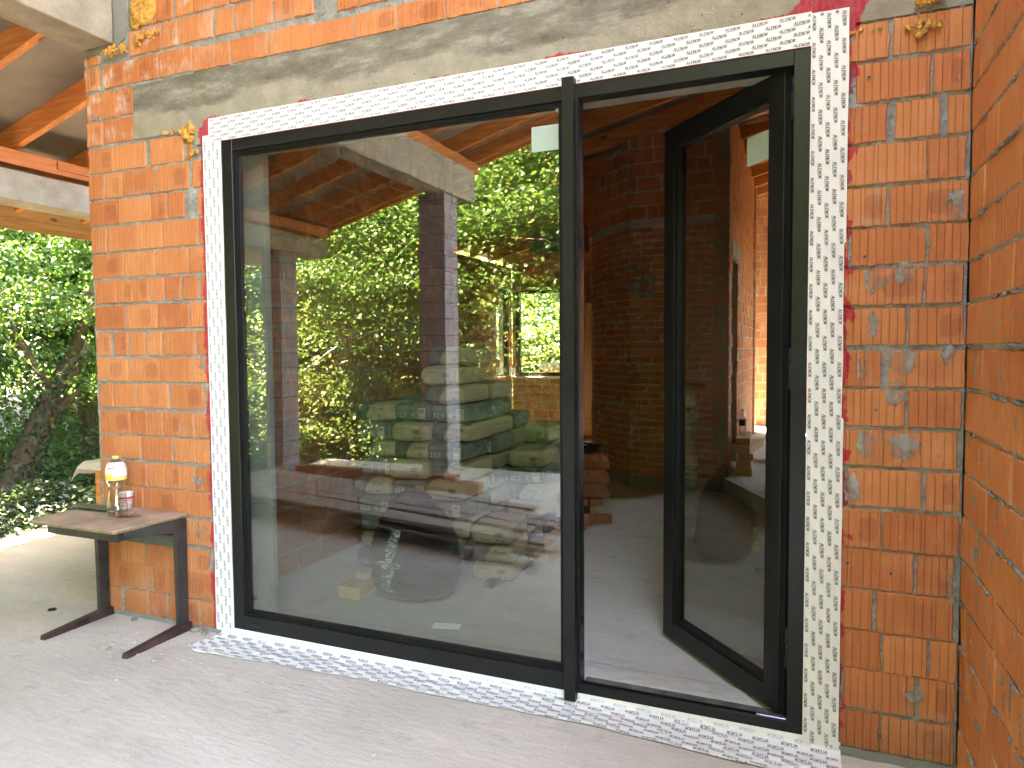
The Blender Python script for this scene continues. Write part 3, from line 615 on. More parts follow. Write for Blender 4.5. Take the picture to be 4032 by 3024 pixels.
while s<.97:
    x=-.14+(k%2)*.052
    while x<3.05:
        (pale if k==0 else items).append((x+rt.uniform(-.004,.004),s+rt.uniform(-.01,.01),-1,0,lambda a,b_:-.10-.02*b_<a<3.0 and .02<b_<.985)); x+=.104
    s+=.108; k+=1
def prj(a,s_):
    x,y,z=bot(a,s_); return (x,y-.0004,z+.0009)
def print_bot(items,mat):
    V=[];F=[]
    for (u,v,ca,sa,clip) in items:
        sx=.062/GW
        for q in GQ:
            pts=[]
            for a,b_ in q:
                du=(a-GW/2)*sx; dv=(b_-.5)*.0135/.22; pts.append((u-du,v-dv*-1*-1))
            if not all(clip(*p) for p in pts): continue
            n=len(V); V+=[prj(*p) for p in pts]; F.append((n,n+1,n+2,n+3))
    mesh_obj('printed_lettering',V,F,mat,o)
def fixup(items): return items
print_bot(items,MT['ink']); print_bot(pale,MT['ink_pale'])

# ---------------- school desk and what stands on it ----------------
MT['desk_top']=simple('worn_desk_ply',(.40,.29,.205),.75,.35,5,bump=.25,bscale=30); MT['ply_edge']=wood_mat('ply_edge',(.20,.13,.07),(.40,.29,.16),2,0,.8,3)
MT['steel']=simple('dark_painted_steel',(.040,.036,.034),.45,.5,9,.4,bump=.1); MT['steel_red']=simple('worn_foot_paint',(.05,.024,.022),.55,.6,9,.4,bump=.15)
dk=empty('school_desk','small school desk with brown plywood top and black steel legs against the brick pier','desk',(0,0,0))
zt=.614
f=MB(); f.prism([(-1.0,-.43),(-.985,-.446),(-.352,-.446),(-.337,-.43),(-.31,-.03),(-.318,-.016),(-1.03,-.016),(-1.04,-.03)],zt-.004,zt,ax='z'); f.build('desk_top',MT['desk_top'],dk)
f=MB()
for k,(a,b_) in enumerate(((.0045,.008),(.0085,.012),(.0125,.017))): 
    e=.0015*(k%2); f.prism([(-1.0+e,-.43),(-.985,-.446+e),(-.352,-.446+e),(-.337-e,-.43),(-.31-e,-.03),(-.318,-.016),(-1.03,-.016),(-1.04+e,-.03)],zt-b_,zt-a,ax='z')
f.build('plywood_edge',MT['ply_edge'],dk)
f=MB(); ztb=zt-.018
tx0,tx1=-.90,-.37
f.box(tx0,tx1,-.405,-.08,ztb-.052,ztb-.050); f.box(tx0,tx1,-.408,-.4055,ztb-.045,ztb-.002,b=.001); f.box(tx0,tx1,-.079,-.077,ztb-.05,ztb); f.box(tx0-.002,tx0-.0002,-.405,-.08,ztb-.05,ztb); f.box(tx1+.0002,tx1+.002,-.405,-.08,ztb-.05,ztb)
f.tube([(tx0,-.400,ztb-.046),(tx1,-.400,ztb-.046)],.0055,8)
f.build('book_tray',MT['steel'],dk)
def desk_side(x):
    f=MB(); f.prism([(-.095,-.01),(-.035,-.01),(-.030,ztb-.001),(-.10,ztb-.001)],x-.014,x+.014,ax='x'); f.build('leg_post',MT['steel'],dk)
    f=MB(); f.prism([(-.43,-.0445),(-.425,-.022),(-.10,.004),(-.02,.004),(-.012,-.0445)],x-.019,x+.019,ax='x'); f.build('foot',MT['steel_red'],dk)
    f=MB(); f.prism([(-.40,ztb-.001),(-.40,ztb-.016),(-.098,ztb-.075),(-.098,ztb-.001)],x-.012,x+.012,ax='x'); f.build('bracket',MT['steel'],dk)
desk_side(-.318); desk_side(-.945)
f=MB(); f.box(-.93,-.333,-.06,-.052,.425,.49,b=.002); f.build('cross_rail',simple('green_grey_rail',(.11,.115,.09),.6,.2),dk)
# bottle
MT['pet']=glass_mat('clear_plastic',(.90,.91,.91),4)
def bottle(name,label,loc,h,r,capcol,lab,s=1.0):
    e=empty(name,label,'bottle',loc)
    pr=[(.001,.004),(r*.8,.0),(r,.012),(r,.05),(r*.97,h*.18),(r*.88,h*.3),(r*.80,h*.40),(r*.78,h*.48),(r*.86,h*.54),(r,h*.60),(r*1.02,h*.68),(r,h*.78),(r*.85,h*.86),(r*.5,h*.92),(r*.27,h*.945),(r*.27,h*.99)]
    if s!=1: pr=[(.001,.004),(r*.85,0),(r,.012)]+[(r*(1-.05*(k%2)),.02+(h*.62)*k/9) for k in range(1,9)]+[(r,h*.66),(r*.9,h*.78),(r*.5,h*.88),(r*.33,h*.92),(r*.33,h*.95)]
    f=MB(); f.lathe(pr,n=32,wob=.03); f.build('bottle_body',MT['pet'],e,True)
    f=MB(); q=.27 if s==1 else .34; f.lathe([(r*q+.002,h*.955),(r*q+.003,h*.957),(r*q+.003,h*1.0),(r*q,h*1.005),(.001,h*1.005)],n=20); f.build('cap',simple('cap_'+name,capcol,.5,.1),e,True)
    a,b_,cols=lab
    for k,(z0_,z1_,c) in enumerate(cols):
        f=MB(); n=5; f.lathe([(np.interp(z,[p[1] for p in pr],[p[0] for p in pr])+.0012,z) for z in np.linspace(z0_*h,z1_*h,n)],n=32,wob=.03); o=f.build('label',simple('label_%s_%d'%(name,k),c,.45,.12,30),e,True)
    return e
bt=bottle('juice_bottle','large clear plastic bottle with white and yellow label standing on the desk',(-.672,-.165,zt+.001),.325,.052,(.70,.60,.20),(0,0,[(.60,.665,(.78,.62,.18)),(.6655,.79,(.80,.80,.78)),(.7905,.84,(.72,.70,.68)),(.8405,.90,(.80,.80,.78))]))
# lemons and a red line of lettering on the label
f=MB()
for a,z,rr in ((-1.9,.225,.009),(-1.5,.221,.010),(-1.15,.226,.009),(-1.7,.213,.008),(-1.3,.211,.009)):
    x,y=.0545*math.cos(a),.0535*math.sin(a); f.lathe([(.0005,.002),(rr*.7,.0018),(rr,.0006),(rr,0)],n=12)
    n0=len(f.v)-48; M=Matrix.Translation((x,y,z))@Matrix.Rotation(a+PI/2,4,'Z')@Matrix.Rotation(PI/2,4,'X')
    for i in range(n0,len(f.v)): f.v[i]=tuple(M@Vector(f.v[i]))
f.build('lemon_print',simple('lemon_yellow',(.85,.65,.05),.5,.15),bt,True)
f=MB()
for k in range(9): 
    a=-1.45+k*.075; x,y=.0540*math.cos(a),.0530*math.sin(a); f.box(-.0014,.0014,-.0005,.0005,-.003,.003,M=Matrix.Translation((x,y,.262))@Matrix.Rotation(a+PI/2,4,'Z'))
f.build('red_lettering',simple('label_red',(.6,.06,.06),.5,.1),bt)
# cup
cp=empty('paper_cup','striped red and white paper cup beside the bottle on the desk','cup',(-.728,-.066,zt+.001))
f=MB(); hc=.094; rr=lambda z:.029+.011*z/hc
f.lathe([(.001,.003),(rr(0),.003),(rr(0),0)]+[(rr(z),z) for z in np.linspace(.004,hc,8)]+[(rr(hc)+.002,hc+.001),(rr(hc)+.002,hc+.004),(rr(hc)-.001,hc+.004),(rr(hc)-.002,hc),(rr(.01)-.003,.006),(.001,.006)],n=32); f.build('cup_body',simple('cup_white',(.8,.79,.76),.6,.05),cp,True)
for k,(a,b_,c) in enumerate([(.062,.076,(.55,.06,.04)),(.053,.057,(.05,.06,.13)),(.044,.0475,(.5,.1,.08)),(.035,.040,(.65,.42,.10)),(.027,.030,(.05,.06,.13)),(.018,.023,(.55,.10,.07)),(.010,.013,(.6,.4,.2)),(.003,.006,(.12,.08,.15))]):
    f=MB(); f.lathe([(rr(a)+.0006,a),(rr(b_)+.0006,b_)],n=32); f.build('stripe',simple('cup_stripe_%d'%k,c,.6,.1),cp,True)
# green open wrapper tray
b=MB(); n=14
V=[];
for i in range(n+1):
    for j in range(5):
        t=i/n; x=-1.06+.30*t; y=-.10-.055*(j/4)*1.6+.05*(1-t)*(-.3); z=zt+.004+.020*abs(j/4-.45)*2*(1-.3*t)+.004*nz(t*5,j); V.append((x,y,z))
F=[(i*5+j,i*5+j+1,(i+1)*5+j+1,(i+1)*5+j) for i in range(n) for j in range(4)]
o=mesh_obj('food_tray',V,F,simple('olive_plastic',(.10,.125,.07),.5,.2),None,False); sm=o.modifiers.new('s','SOLIDIFY'); sm.thickness=.002; tag(o,'torn olive green plastic tray lying at the back left of the desk top','tray')
# dry leaf scrap
V=[]; n=7; r=random.Random(2)
for i in range(n):
    for j in range(4): V.append((-.63+.02*i+r.uniform(-.004,.004)+.01*j,-.27+.018*j+r.uniform(-.004,.004)+.008*i,zt+.005+.018*abs(math.sin(i*1.1+j))*(.4+.6*(j in(0,3)))))
F=[(i*4+j,i*4+j+1,(i+1)*4+j+1,(i+1)*4+j) for i in range(n-1) for j in range(3)]
o=mesh_obj('paper_scrap',V,F,simple('brown_scrap',(.20,.10,.055),.7,.4,20)); sm=o.modifiers.new('s','SOLIDIFY'); sm.thickness=.0015; tag(o,'crumpled brown paper scrap in front of the bottle on the desk','paper scrap')
# draped trestle behind the pier
tb=empty('trestle_table','wooden trestle with a pale cloth over its top, half hidden behind the brick pier','table',(-2.0,.97,-.045))
f=MB(); 
for lx_,ly_ in ((-.36,-.02),(.26,-.02),(-.36,.5),(.26,.5)): f=MB(); f.box(lx_,lx_+.06,ly_,ly_+.05,.0,.66,b=.003); f.build('leg',MT['rafter'],tb)
f=MB(); f.box(-.45,.4,-.05,.6,.665,.69,b=.003); f.build('table_board',MT['plank'],tb)
MT['cloth']=simple('pale_cloth',(.72,.66,.58),.9,.12,7,.1,bump=.2,bscale=20)
nx_,ny_=26,26; V=[]
for i in range(nx_+1):
    for j in range(ny_+1):
        x=-.60+1.05*i/nx_; y=-.10+.75*j/ny_; z=.694+.004*nz(x*9,y*9,1); dx=max(0,-.45-x); dy=max(0,-.05-y)
        if dx: z-=dx*.75+.01*math.sin(y*18); x=x+dx*.55+.012*math.sin(y*16)
        if dy: z-=dy*1.1
        V.append((x,y,z+.002))
F=[(i*(ny_+1)+j,i*(ny_+1)+j+1,(i+1)*(ny_+1)+j+1,(i+1)*(ny_+1)+j) for i in range(nx_) for j in range(ny_)]
o=mesh_obj('table_cloth',V,F,MT['cloth'],None,True); o.location=(-2.0,.97,-.045); tag(o,'crumpled off-white cloth draped over the trestle behind the pier','cloth')
# stones and debris on the terrace
MT['stone']=simple('mossy_stone',(.24,.22,.15),.9,.4,30,bump=.6)
def stone(loc,s,label,name='stone',mat=None,cat='stone',group='small stones on the terrace'):
    bm=bmesh.new(); bmesh.ops.create_icosphere(bm,subdivisions=3,radius=1)
    sd_=random.uniform(0,99)
    for v in bm.verts: v.co*=1+.35*mn.noise(v.co*1.3+Vector((sd_,0,0)))+.12*mn.noise(v.co*4)
    for v in bm.verts: v.co=Vector((v.co.x*s[0],v.co.y*s[1],v.co.z*s[2]))
    me=bpy.data.meshes.new(name); bm.to_mesh(me); bm.free(); me.materials.append(mat or MT['stone']); me.polygons.foreach_set('use_smooth',[True]*len(me.polygons))
    o=link(bpy.data.objects.new(name,me)); o.location=loc; o.rotation_euler=(0,0,random.uniform(0,6)); return tag(o,label,cat,group)
stone((-.718,-.045,-.037),(.020,.014,.011),'small mossy stone by the foot of the brick pier between the desk legs')
stone((-.255,-.035,-.033),(.026,.016,.014),'rounded mossy stone touching the back end of the right desk foot')
stone((-.175,-.045,-.033),(.024,.017,.013),'mossy stone between the desk foot and the end of the membrane skirt')
stone((-.495,-.381,-.040),(.014,.010,.006),'tiny flat stone on the floor in front between the desk feet')
stone((-1.33,-.115,-.038),(.024,.016,.009),'small black crumpled scrap left of the desk on the terrace floor','plastic_scrap',MT['black'],'scrap',None)
r=random.Random(5); k=MB()
for i in range(420):
    if i<250: x,y=r.gauss(-.35,.35),r.gauss(-.30,.16)
    else: x,y=r.uniform(-1.5,3.3),r.uniform(-1.8,-.2)
    if y>-.03 or (x>-.15 and y>-.25): continue
    q=abs(r.gauss(0,.0028))+.0012; k.box(-q,q,-q*.7,q*.7,-q*.3,q*.6,M=Matrix.Translation((x,y,-.044))@Matrix.Rotation(r.uniform(0,6),4,'Z'))
tag(k.build('grit',MT['terrace']),'fine crumbs of mortar scattered over the terrace floor','grit',kind='stuff')
# ---------------- roof over the terrace ----------------
RZ=lambda x:3.24+.285*(x+3.05)      # underside of the rafters
sl_=math.atan(.285)
roof=empty('roof','sloping roof over the terrace with orange timber rafters and grey underlay','roof')
def rafter(x0,x1,y,w=.055,h=.175,zf=RZ,parent=None,mat=None,name='rafter'):
    f=MB(); f.prism([(x0,zf(x0)),(x1,zf(x1)),(x1,zf(x1)+h),(x0,zf(x0)+h)],y-w/2,y+w/2); return f.build(name,mat or MT['rafter'],parent)
for k in range(-8,13):
    y=.27+.68*k
    if -5.2<y<8.5: rafter(-4.25,(5.2 if y>-.42 else 2.6) if y<.3 else -.98,y,parent=roof)
rafter(-4.25,2.6,-5.02,parent=roof)
f=MB(); f.prism([(-4.45,RZ(-4.45)+.177),(2.7,RZ(2.7)+.177),(2.7,RZ(2.7)+.215),(-4.45,RZ(-4.45)+.215)],-5.5,-.50)  # deck stops short on the right, out of view, to let sky light in
f.prism([(-4.45,RZ(-4.45)+.177),(3.6,RZ(3.6)+.177),(3.6,RZ(3.6)+.215),(-4.45,RZ(-4.45)+.215)],-.4995,.25)
f.prism([(-4.45,RZ(-4.45)+.177),(-.55,RZ(-.55)+.177),(-.55,RZ(-.55)+.215),(-4.45,RZ(-4.45)+.215)],.2505,8.9); f.build('roof_deck',MT['membrane'],roof)
f=MB()
for i in range(3): f.box(-4.31,-4.285,-5.3,8.9,RZ(-4.3)-.15+.11*i,RZ(-4.3)-.045+.11*i)
f.build('fascia_board',MT['fascia'],roof)
# timber plates on the beams
for x in (-3.25,-1.02):
    f=MB(); f.box(x,x+.15,-5.0,(8.4 if x<-2 else -.02),RZ(x)-.125,RZ(x)-.004,b=.003); f.build('wall_plate',MT['rafter_y'],roof)
f=MB(); f.box(-3.0995,-3.085,1.25,1.75,3.10,3.17); f.build('splice_board',MT['rafter_y'],roof)
# concrete beams and columns
def beam(name,label,x0,x1,y0,y1,z0,z1):
    f=MB(); f.box(x0,x1,y0,y1,z0,z1,b=.006); return tag(f.build(name,MT['conc'],None),label,'beam')
def subdiv_beam(name,label,x0,x1,y0,y1,z0,z1):
    f=MB(); n=60
    for i in range(n): pass
    f.box(x0,x1,y0,y1,z0,z1,b=.008); o=f.build(name,MT['conc'],None); return tag(o,label,'beam')
beam('concrete_beam','thick grey concrete beam reaching out from the facade corner at the top left',-1.04,-.78,-4.7,-.002,3.268,RZ(-1.04)-.16)
beam('concrete_beam','low concrete beam on the far left under the timber plate and rafters',-3.4,-3.1,-4.9,8.4,2.77,3.01)
MT['block']=None
bb=NB('purple_grey_block'); z=bb.sep()[2]; zz=bb.mth('FRACT',bb.mth('DIVIDE',z,.1875)); jn=bb.mth('GREATER_THAN',bb.mth('ABSOLUTE',bb.mth('SUBTRACT',zz,.5)),.475)
cc=bb.ramp(bb.noise(6,5,.6),[(.3,(.25,.215,.21)),(.7,(.36,.315,.305))]); MT['block']=bb.fin(bb.mix(jn,cc,(.06,.05,.05)),.9,.1)
def column(label,x0,x1,y0,y1,z1):
    f=MB(); n=int((z1+.045)/.1875); 
    z=-.045; 
    while z<z1-.01:
        q=min(z+.1875,z1); j=random.uniform(-.002,.002); f.box(x0+j,x1+j,y0,y1,z,q-.003 if q<z1 else z1,b=.003); z=q
    return tag(f.build('block_column',MT['block'],None),label,'column')
column('grey block column at the terrace edge under the thick corner beam',-1.15,-.82,-4.30,-3.99,3.267)
column('grey block column at the left rear corner of the terrace under the low beam',-3.4,-3.12,-4.27,-3.98,2.769)
column('block column at the far left of the terrace beside the trestle, hidden by the pier',-3.4,-3.12,6.6,6.9,2.769)

# ---------------- room behind the glass ----------------
def wall(name,label,O,e,n,x1,zt,rows=None,thick=.12,mat='brick_in',cl=None,z0=.02,holes=None,seed=1,pitch=.02,thin_below=None,top=None):
    W_=empty(name,label,'brick wall'); T=frame_fn(O,e,n); rg=np.random.default_rng(seed); bl=[]
    zb=z0
    topf=top or (lambda x:zt)
    clip=lambda x,z:(z<topf(x)) and not(holes and any(a<x<b_ and c<z<d for a,b_,c,d in holes))
    if thin_below:
        bl+=auto_rows(0,x1,z0,thin_below,course=.0765,joint=.013,rg=rg,clip=clip); zb=z0+.0765*math.ceil((thin_below-z0)/.0765)
        bricks_mesh('brickwork',bl,T,MT[mat],W_,rg=rg,pitch=0,rows_n=3,jit=.003,tilt=.004); bl=[]
    bl+=auto_rows(0,x1,zb,zt,rg=rg,clip=clip)
    if bl: bricks_mesh('brickwork',bl,T,MT[mat],W_,rg=rg,pitch=pitch,rows_n=3)
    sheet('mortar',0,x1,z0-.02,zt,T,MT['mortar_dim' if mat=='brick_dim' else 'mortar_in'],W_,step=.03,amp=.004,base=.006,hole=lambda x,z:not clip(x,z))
    O_=np.array(O);e_=np.array(e);n_=np.array(n); c=MB()
    def core(a,b_,c0,c1,d=None):
        d=d or c1
        P=[O_+e_*a-n_*.012,O_+e_*b_-n_*.012,O_+e_*b_-n_*thick,O_+e_*a-n_*thick]; vs=[(p[0],p[1],c0) for p in P]+[(P[0][0],P[0][1],c1),(P[1][0],P[1][1],d),(P[2][0],P[2][1],d),(P[3][0],P[3][1],c1)]
        c.add(vs,[(3,2,1,0),(4,5,6,7),(0,1,5,4),(1,2,6,5),(2,3,7,6),(3,0,4,7)])
    if not holes: core(0,x1,z0-.6,topf(0),topf(x1))
    else:
        xs=0
        for a,b_,c0,c1 in sorted(holes):
            if a>xs: core(xs,a,z0-.6,topf(xs),topf(a))
            if c0>z0: core(a,b_,z0-.6,c0)
            if c1<topf(a): core(a,b_,c1,topf(a),topf(b_))
            xs=b_
        if xs<x1: core(xs,x1,z0-.6,topf(xs),topf(x1))
    c.build('wall_core',MT['conc_gray'],W_); return W_
IZ=lambda x:3.60+.235*(x-.635)
# left wall of the room, X=-.3, faces +X
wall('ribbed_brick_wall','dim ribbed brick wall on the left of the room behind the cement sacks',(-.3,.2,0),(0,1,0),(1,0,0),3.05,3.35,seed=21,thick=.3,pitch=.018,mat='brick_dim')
# return wall and far left wall with side window
wall('brick_wall','short brick wall set back behind the left wall of the room',(-.6,3.25,0),(-1,0,0),(0,1,0),1.3,3.2,seed=22)
wall('brick_wall','far left brick wall beside the narrow corner window',(-1.86,3.3,0),(0,1,0),(1,0,0),5.2,2.95,seed=23,holes=[(4.55,5.08,1.05,2.55)],thick=.2)
wall('brick_wall','back brick wall of the room below the bright corner window',(2.2,8.5,0),(-1,0,0),(0,-1,0),4.05,4.2,seed=24,holes=[(2.92,4.0,1.05,2.55)],thick=.2,top=lambda x:IZ(2.2-x)+.16)
# corner window frames
cw=empty('corner_window','black framed corner window at the back of the room looking onto bright green trees','window')
f=MB()
for x0,x1,z0,z1 in ((-1.80,-1.72,1.05,2.55),(-.80,-.72,1.05,2.55),(-1.72,-.80,1.05,1.12),(-1.72,-.80,2.49,2.55)): f.box(x0,x1,8.52,8.60,z0,z1)
for y0,y1,z0,z1 in ((7.86,7.90,1.05,2.55),(8.33,8.39,1.05,2.55),(7.90,8.33,1.05,1.1),(7.90,8.33,2.5,2.55)): f.box(-1.96,-1.90,y0,y1,z0,z1)
f.build('window_frame',MT['frame'],cw)
f=MB(); f.box(-1.72,-.80,8.555,8.559,1.12,2.49); f.box(-1.93,-1.926,7.90,8.33,1.1,2.5); f.build('glass_pane',MT['glass_thin'],cw)
f=MB(); f.box(-1.84,-.70,8.40,8.52,1.015,1.048,b=.004); f.build('window_sill',MT['cloth'],cw)
f=MB(); f.box(-1.9,-.6,8.47,8.498,2.555,2.60); f.build('window_head_batten',MT['fascia'],cw)
f=MB(); f.box(-.68,-.50,8.44,8.48,.02,2.62,b=.003); f.box(-.49,-.34,8.43,8.47,.02,2.3,b=.003); tag(f.build('leaning_board',MT['fascia'],None),'pale boards standing upright against the back wall beside the corner window','board')
# faceted wall
top=lambda z0:(lambda x:z0)
PT=[(2.12,4.60),(1.14,4.58),(.92,4.78),(.73,4.98),(.55,5.25),(.42,5.6),(.40,6.9)]
fac=empty('faceted_wall','curved brick wall of thin bricks below and ribbed blocks above, seen through the door opening','brick wall')
for i in range(len(PT)-1):
    a=np.array(PT[i+1]);b_=np.array(PT[i]); L_=np.linalg.norm(b_-a); e=(b_-a)/L_; n=(e[1],-e[0],0)
    w_=wall('facet','','' and None or (a[0],a[1],0),(e[0],e[1],0),n,L_,4.4,seed=40+i,thick=.14,thin_below=2.83,z0=.14,pitch=.018,top=lambda x,a=a,e=e:IZ(a[0]+e[0]*x)+.03) if False else None
    w_=wall('facet','x',(a[0],a[1],0),(e[0],e[1],0),n,L_,4.4,seed=40+i,thick=.14,thin_below=2.83,z0=.14,pitch=.018,top=lambda x,a=a,e=e:IZ(a[0]+e[0]*x)+.03)
    for ch in list(w_.children): ch.parent=fac
    bpy.data.objects.remove(w_)
    f=MB(); A=a-np.array(n[:2])*-.02; B=b_+np.array(n[:2])*.02
    vs=[(A[0],A[1],.0),(B[0],B[1],.0),(b_[0]-n[0]*.1,b_[1]-n[1]*.1,.0),(a[0]-n[0]*.1,a[1]-n[1]*.1,.0)]; f.add(vs+[(x,y,.138) for x,y,_ in vs],[(3,2,1,0),(4,5,6,7),(0,1,5,4),(1,2,6,5),(2,3,7,6),(3,0,4,7)])
    f.build('plinth',MT['conc_gray'],fac)
for x,z,w_,h_,s_ in ((1.28,2.28,.13,.22,3),(1.20,1.2,.07,.06,9),(1.16,3.3,.05,.25,5)): smear(x,z,w_,h_,s_,fac,frame_fn((0,4.574,0),(1,0,0),(0,-1,0)),MT['smear'])
# wall running back from the corner, with a doorway
bw=wall('brick_wall','brick wall running away from the corner with a dark doorway in it',(2.17,4.60,0),(0,1,0),(1,0,0),4.4,4.6,seed=61,holes=[(.30,1.12,.17,2.50)],z0=.17,thick=.16,thin_below=.0,pitch=.018,top=lambda x:IZ(2.17)+.06)
f=MB(); f.box(2.02,2.176,4.86,5.85,2.505,2.68,b=.003); f.build('door_lintel',MT['conc_gray'],bw)
f=MB(); f.box(1.0,2.0,5.95,6.1,.02,3); tag(f.build('closet_wall',MT['brick_in'],None),'dark red brick wall inside the doorway behind the water bottle','brick wall')
wall('brick_wall','far ribbed brick wall of the hall, glimpsed past the open door leaf',(2.0,9.9,0),(1,0,0),(0,-1,0),3.4,4.6,seed=62,z0=.17,thick=.2,pitch=.018)
# hall right side: wall with a large opening out of view, added to light the hall
wall('brick_wall','right brick wall of the hall hidden behind the door jamb',(5.3,9.9,0),(0,-1,0),(-1,0,0),9.8,4.9,seed=63,thick=.2,holes=[(.3,3.6,.9,3.1)])
f=MB(); f.prism([(3.38,0.02),(5.3,.02),(5.3,5.3),(3.38,4.8)],.2,.35); tag(f.build('front_wall',MT['conc_gray'],None),'plain front wall of the hall to the right of the side wall','wall')
# inner roof
ir=empty('inner_roof','room ceiling of dark boards on brown timber rafters sloping up to the right','roof')
for k in range(14):
    y=.55+.66*k; xa=-.95 if y<3.3 else -2.0; f=MB(); f.prism([(xa,IZ(xa)),(5.3,IZ(5.3)),(5.3,IZ(5.3)+.17),(xa,IZ(xa)+.17)],y-.03,y+.03); f.build('rafter',MT['rafter'],ir)
f=MB(); f.prism([(-2.2,IZ(-2.2)+.172),(5.5,IZ(5.5)+.172),(5.5,IZ(5.5)+.20),(-2.2,IZ(-2.2)+.20)],3.3,10.3); f.prism([(-.97,IZ(-.97)+.172),(5.5,IZ(5.5)+.172),(5.5,IZ(5.5)+.20),(-.97,IZ(-.97)+.20)],.205,3.2995); f.build('ceiling_board',MT['membrane'],ir)
f=MB(); f.box(-.28,.42,5.3,5.5,2.72,3.02); tag(f.build('tie_beam',MT['conc_gray'],None),'short dark concrete beam high up between the curved wall and the left wall','beam')
# jamb and head faces of the opening carry a rough plaster
b_=MB()
sheet('reveal',0.013,.2,.02,2.63,frame_fn((-.003,0,0),(0,1,0),(1,0,0)),MT['conc_gray'],fw,step=.012,amp=.003,base=-.002)
def soff():
    P=[(x,y+(.006*nz(x*12,3)+.004*nz(x*40,1) if y>.165 else 0),2.583+.003*nz(x*14,y*14)) for y in np.linspace(.071,.175,14) for x in np.linspace(-.002,2.875,200)]
    i,j=np.meshgrid(np.arange(13),np.arange(199),indexing='ij'); a=(i*200+j).ravel(); mesh_obj('soffit',P,np.stack([a,a+1,a+201,a+200],-1),MT['conc'],fw,True)
soff()
f=MB(); f.box(.001,2.872,.074,.168,2.588,2.634); f.build('lintel_core',MT['conc'],fw)
f=MB(); f.box(-.0,.150,.135,.178,.018,2.580,b=.003); f.build('concrete_jamb',MT['conc_gray'],fw)
# rough inner lip of screed along the door
f=MB(); V=[]; n=260
P=[]
for j,y in enumerate(np.linspace(.105,.30,12)):
    for i in range(n+1):
        x=2.87*i/n; z=.020+ (.010*(1-abs(j/11-.4))+.006*nz(x*20,y*30,1)) if 0<j<10 else .012; P.append((x,y+.02*nz(x*3,y)*(j==11),z))
i,j=np.meshgrid(np.arange(11),np.arange(n),indexing='ij'); a=(i*(n+1)+j).ravel()
struct(mesh_obj('screed_lip',P,np.stack([a,a+1,a+n+2,a+n+1],-1),MT['floor_in'],None,True))

# ---------------- cement sacks ----------------
def sack_mat(kind):
    b=NB('sack_paper_'+kind); gre=(.075,.095,.075); bei=(.36,.28,.16); x,y,z=b.sep()[:3]
    if kind=='green': c=b.mix(b.noise(5,4),gre,tuple(k*1.3 for k in gre))
    elif kind=='beige': c=b.mix(b.noise(5,4),bei,tuple(k*.85 for k in bei))
    else:
        d=b.mth('SUBTRACT',x,b.mth('MULTIPLY',b.mth('POWER',b.mth('SUBTRACT',z,.02),2),6.0)); c=b.mix(b.mth('GREATER_THAN',d,-.045),gre,bei)
    c=b.mix(b.rng(b.noise(14,5,.7),.45,.75,0,.5),c,(.33,.31,.27)); b.bump(b.noise(16,4,.6,b.map(scale=(1,1,2))),.5,.01); return b.fin(c,.75,.25)
for k in('green','beige','arc'): MT['sack_'+k]=sack_mat(k)
MT['sack_white']=simple('sack_label',(.42,.38,.29),.7,.1); MT['sack_ink']=simple('sack_ink',(.05,.05,.05),.7,.1); MT['sack_pale']=simple('sack_pale_print',(.34,.36,.31),.7,.1)
def text_mesh(name,s,size,mat,parent,loc,rot=(PI/2,0,0),cx=False):
    cu=bpy.data.curves.new(name,'FONT'); cu.body=s; cu.size=size; cu.resolution_u=2; cu.offset=size*.012
    if cx: cu.align_x='CENTER'
    t=bpy.data.objects.new(name+'_t',cu); COL.objects.link(t); dg=bpy.context.evaluated_depsgraph_get(); me=bpy.data.meshes.new_from_object(t.evaluated_get(dg)); bpy.data.objects.remove(t); bpy.data.curves.remove(cu)
    me.name=name; me.materials.clear(); me.materials.append(mat); o=link(bpy.data.objects.new(name,me),parent); o.location=loc; o.rotation_euler=rot; return o
def barcode(parent,x,z,w,h,y):
    f=MB(); r=random.Random(9); q=x
    while q<x+w: t=r.uniform(.0012,.0035); f.box(q,q+t,y-.0006,y,z,z+h); q+=t+r.uniform(.0015,.0035)
    return f.build('barcode',MT['sack_ink'],parent)
SX,SY,SZ=.277,.40,.126
def sack_shape(seed):
    bm=bmesh.new(); bmesh.ops.create_cube(bm,size=2); bmesh.ops.subdivide_edges(bm,edges=bm.edges,cuts=11,use_grid_fill=True)
    for v in bm.verts:
        x,y,z=v.co; ex=.16
        k=lambda a:math.copysign(abs(a)**1.0,a)
        rx=math.sqrt(max(0,1-.05*(abs(y)**8)-.07*abs(z)**4)); rz=1-.20*(max(abs(x)**7,abs(y)**8)); ry=math.sqrt(max(0,1-.10*abs(x)**6-.10*abs(z)**4))
        p=Vector((x*rx,y*ry,z*rz)); p.x*=SX/2;p.y*=SY/2;p.z*=SZ/2
        nn=mn.noise(Vector((x*1.3,y*1.3,z*1.3+seed*7)))*.008+mn.noise(Vector((x*4,y*4,z*3+seed)))*.0045+abs(mn.noise(Vector((x*2.5+seed,y*9,z*5))))*.006; p+=Vector((x,y,z)).normalized()*nn; p.z+=SZ/2
        v.co=p
    me=bpy.data.meshes.new('sack_body'); bm.to_mesh(me); bm.free(); me.polygons.foreach_set('use_smooth',[True]*len(me.polygons)); return me
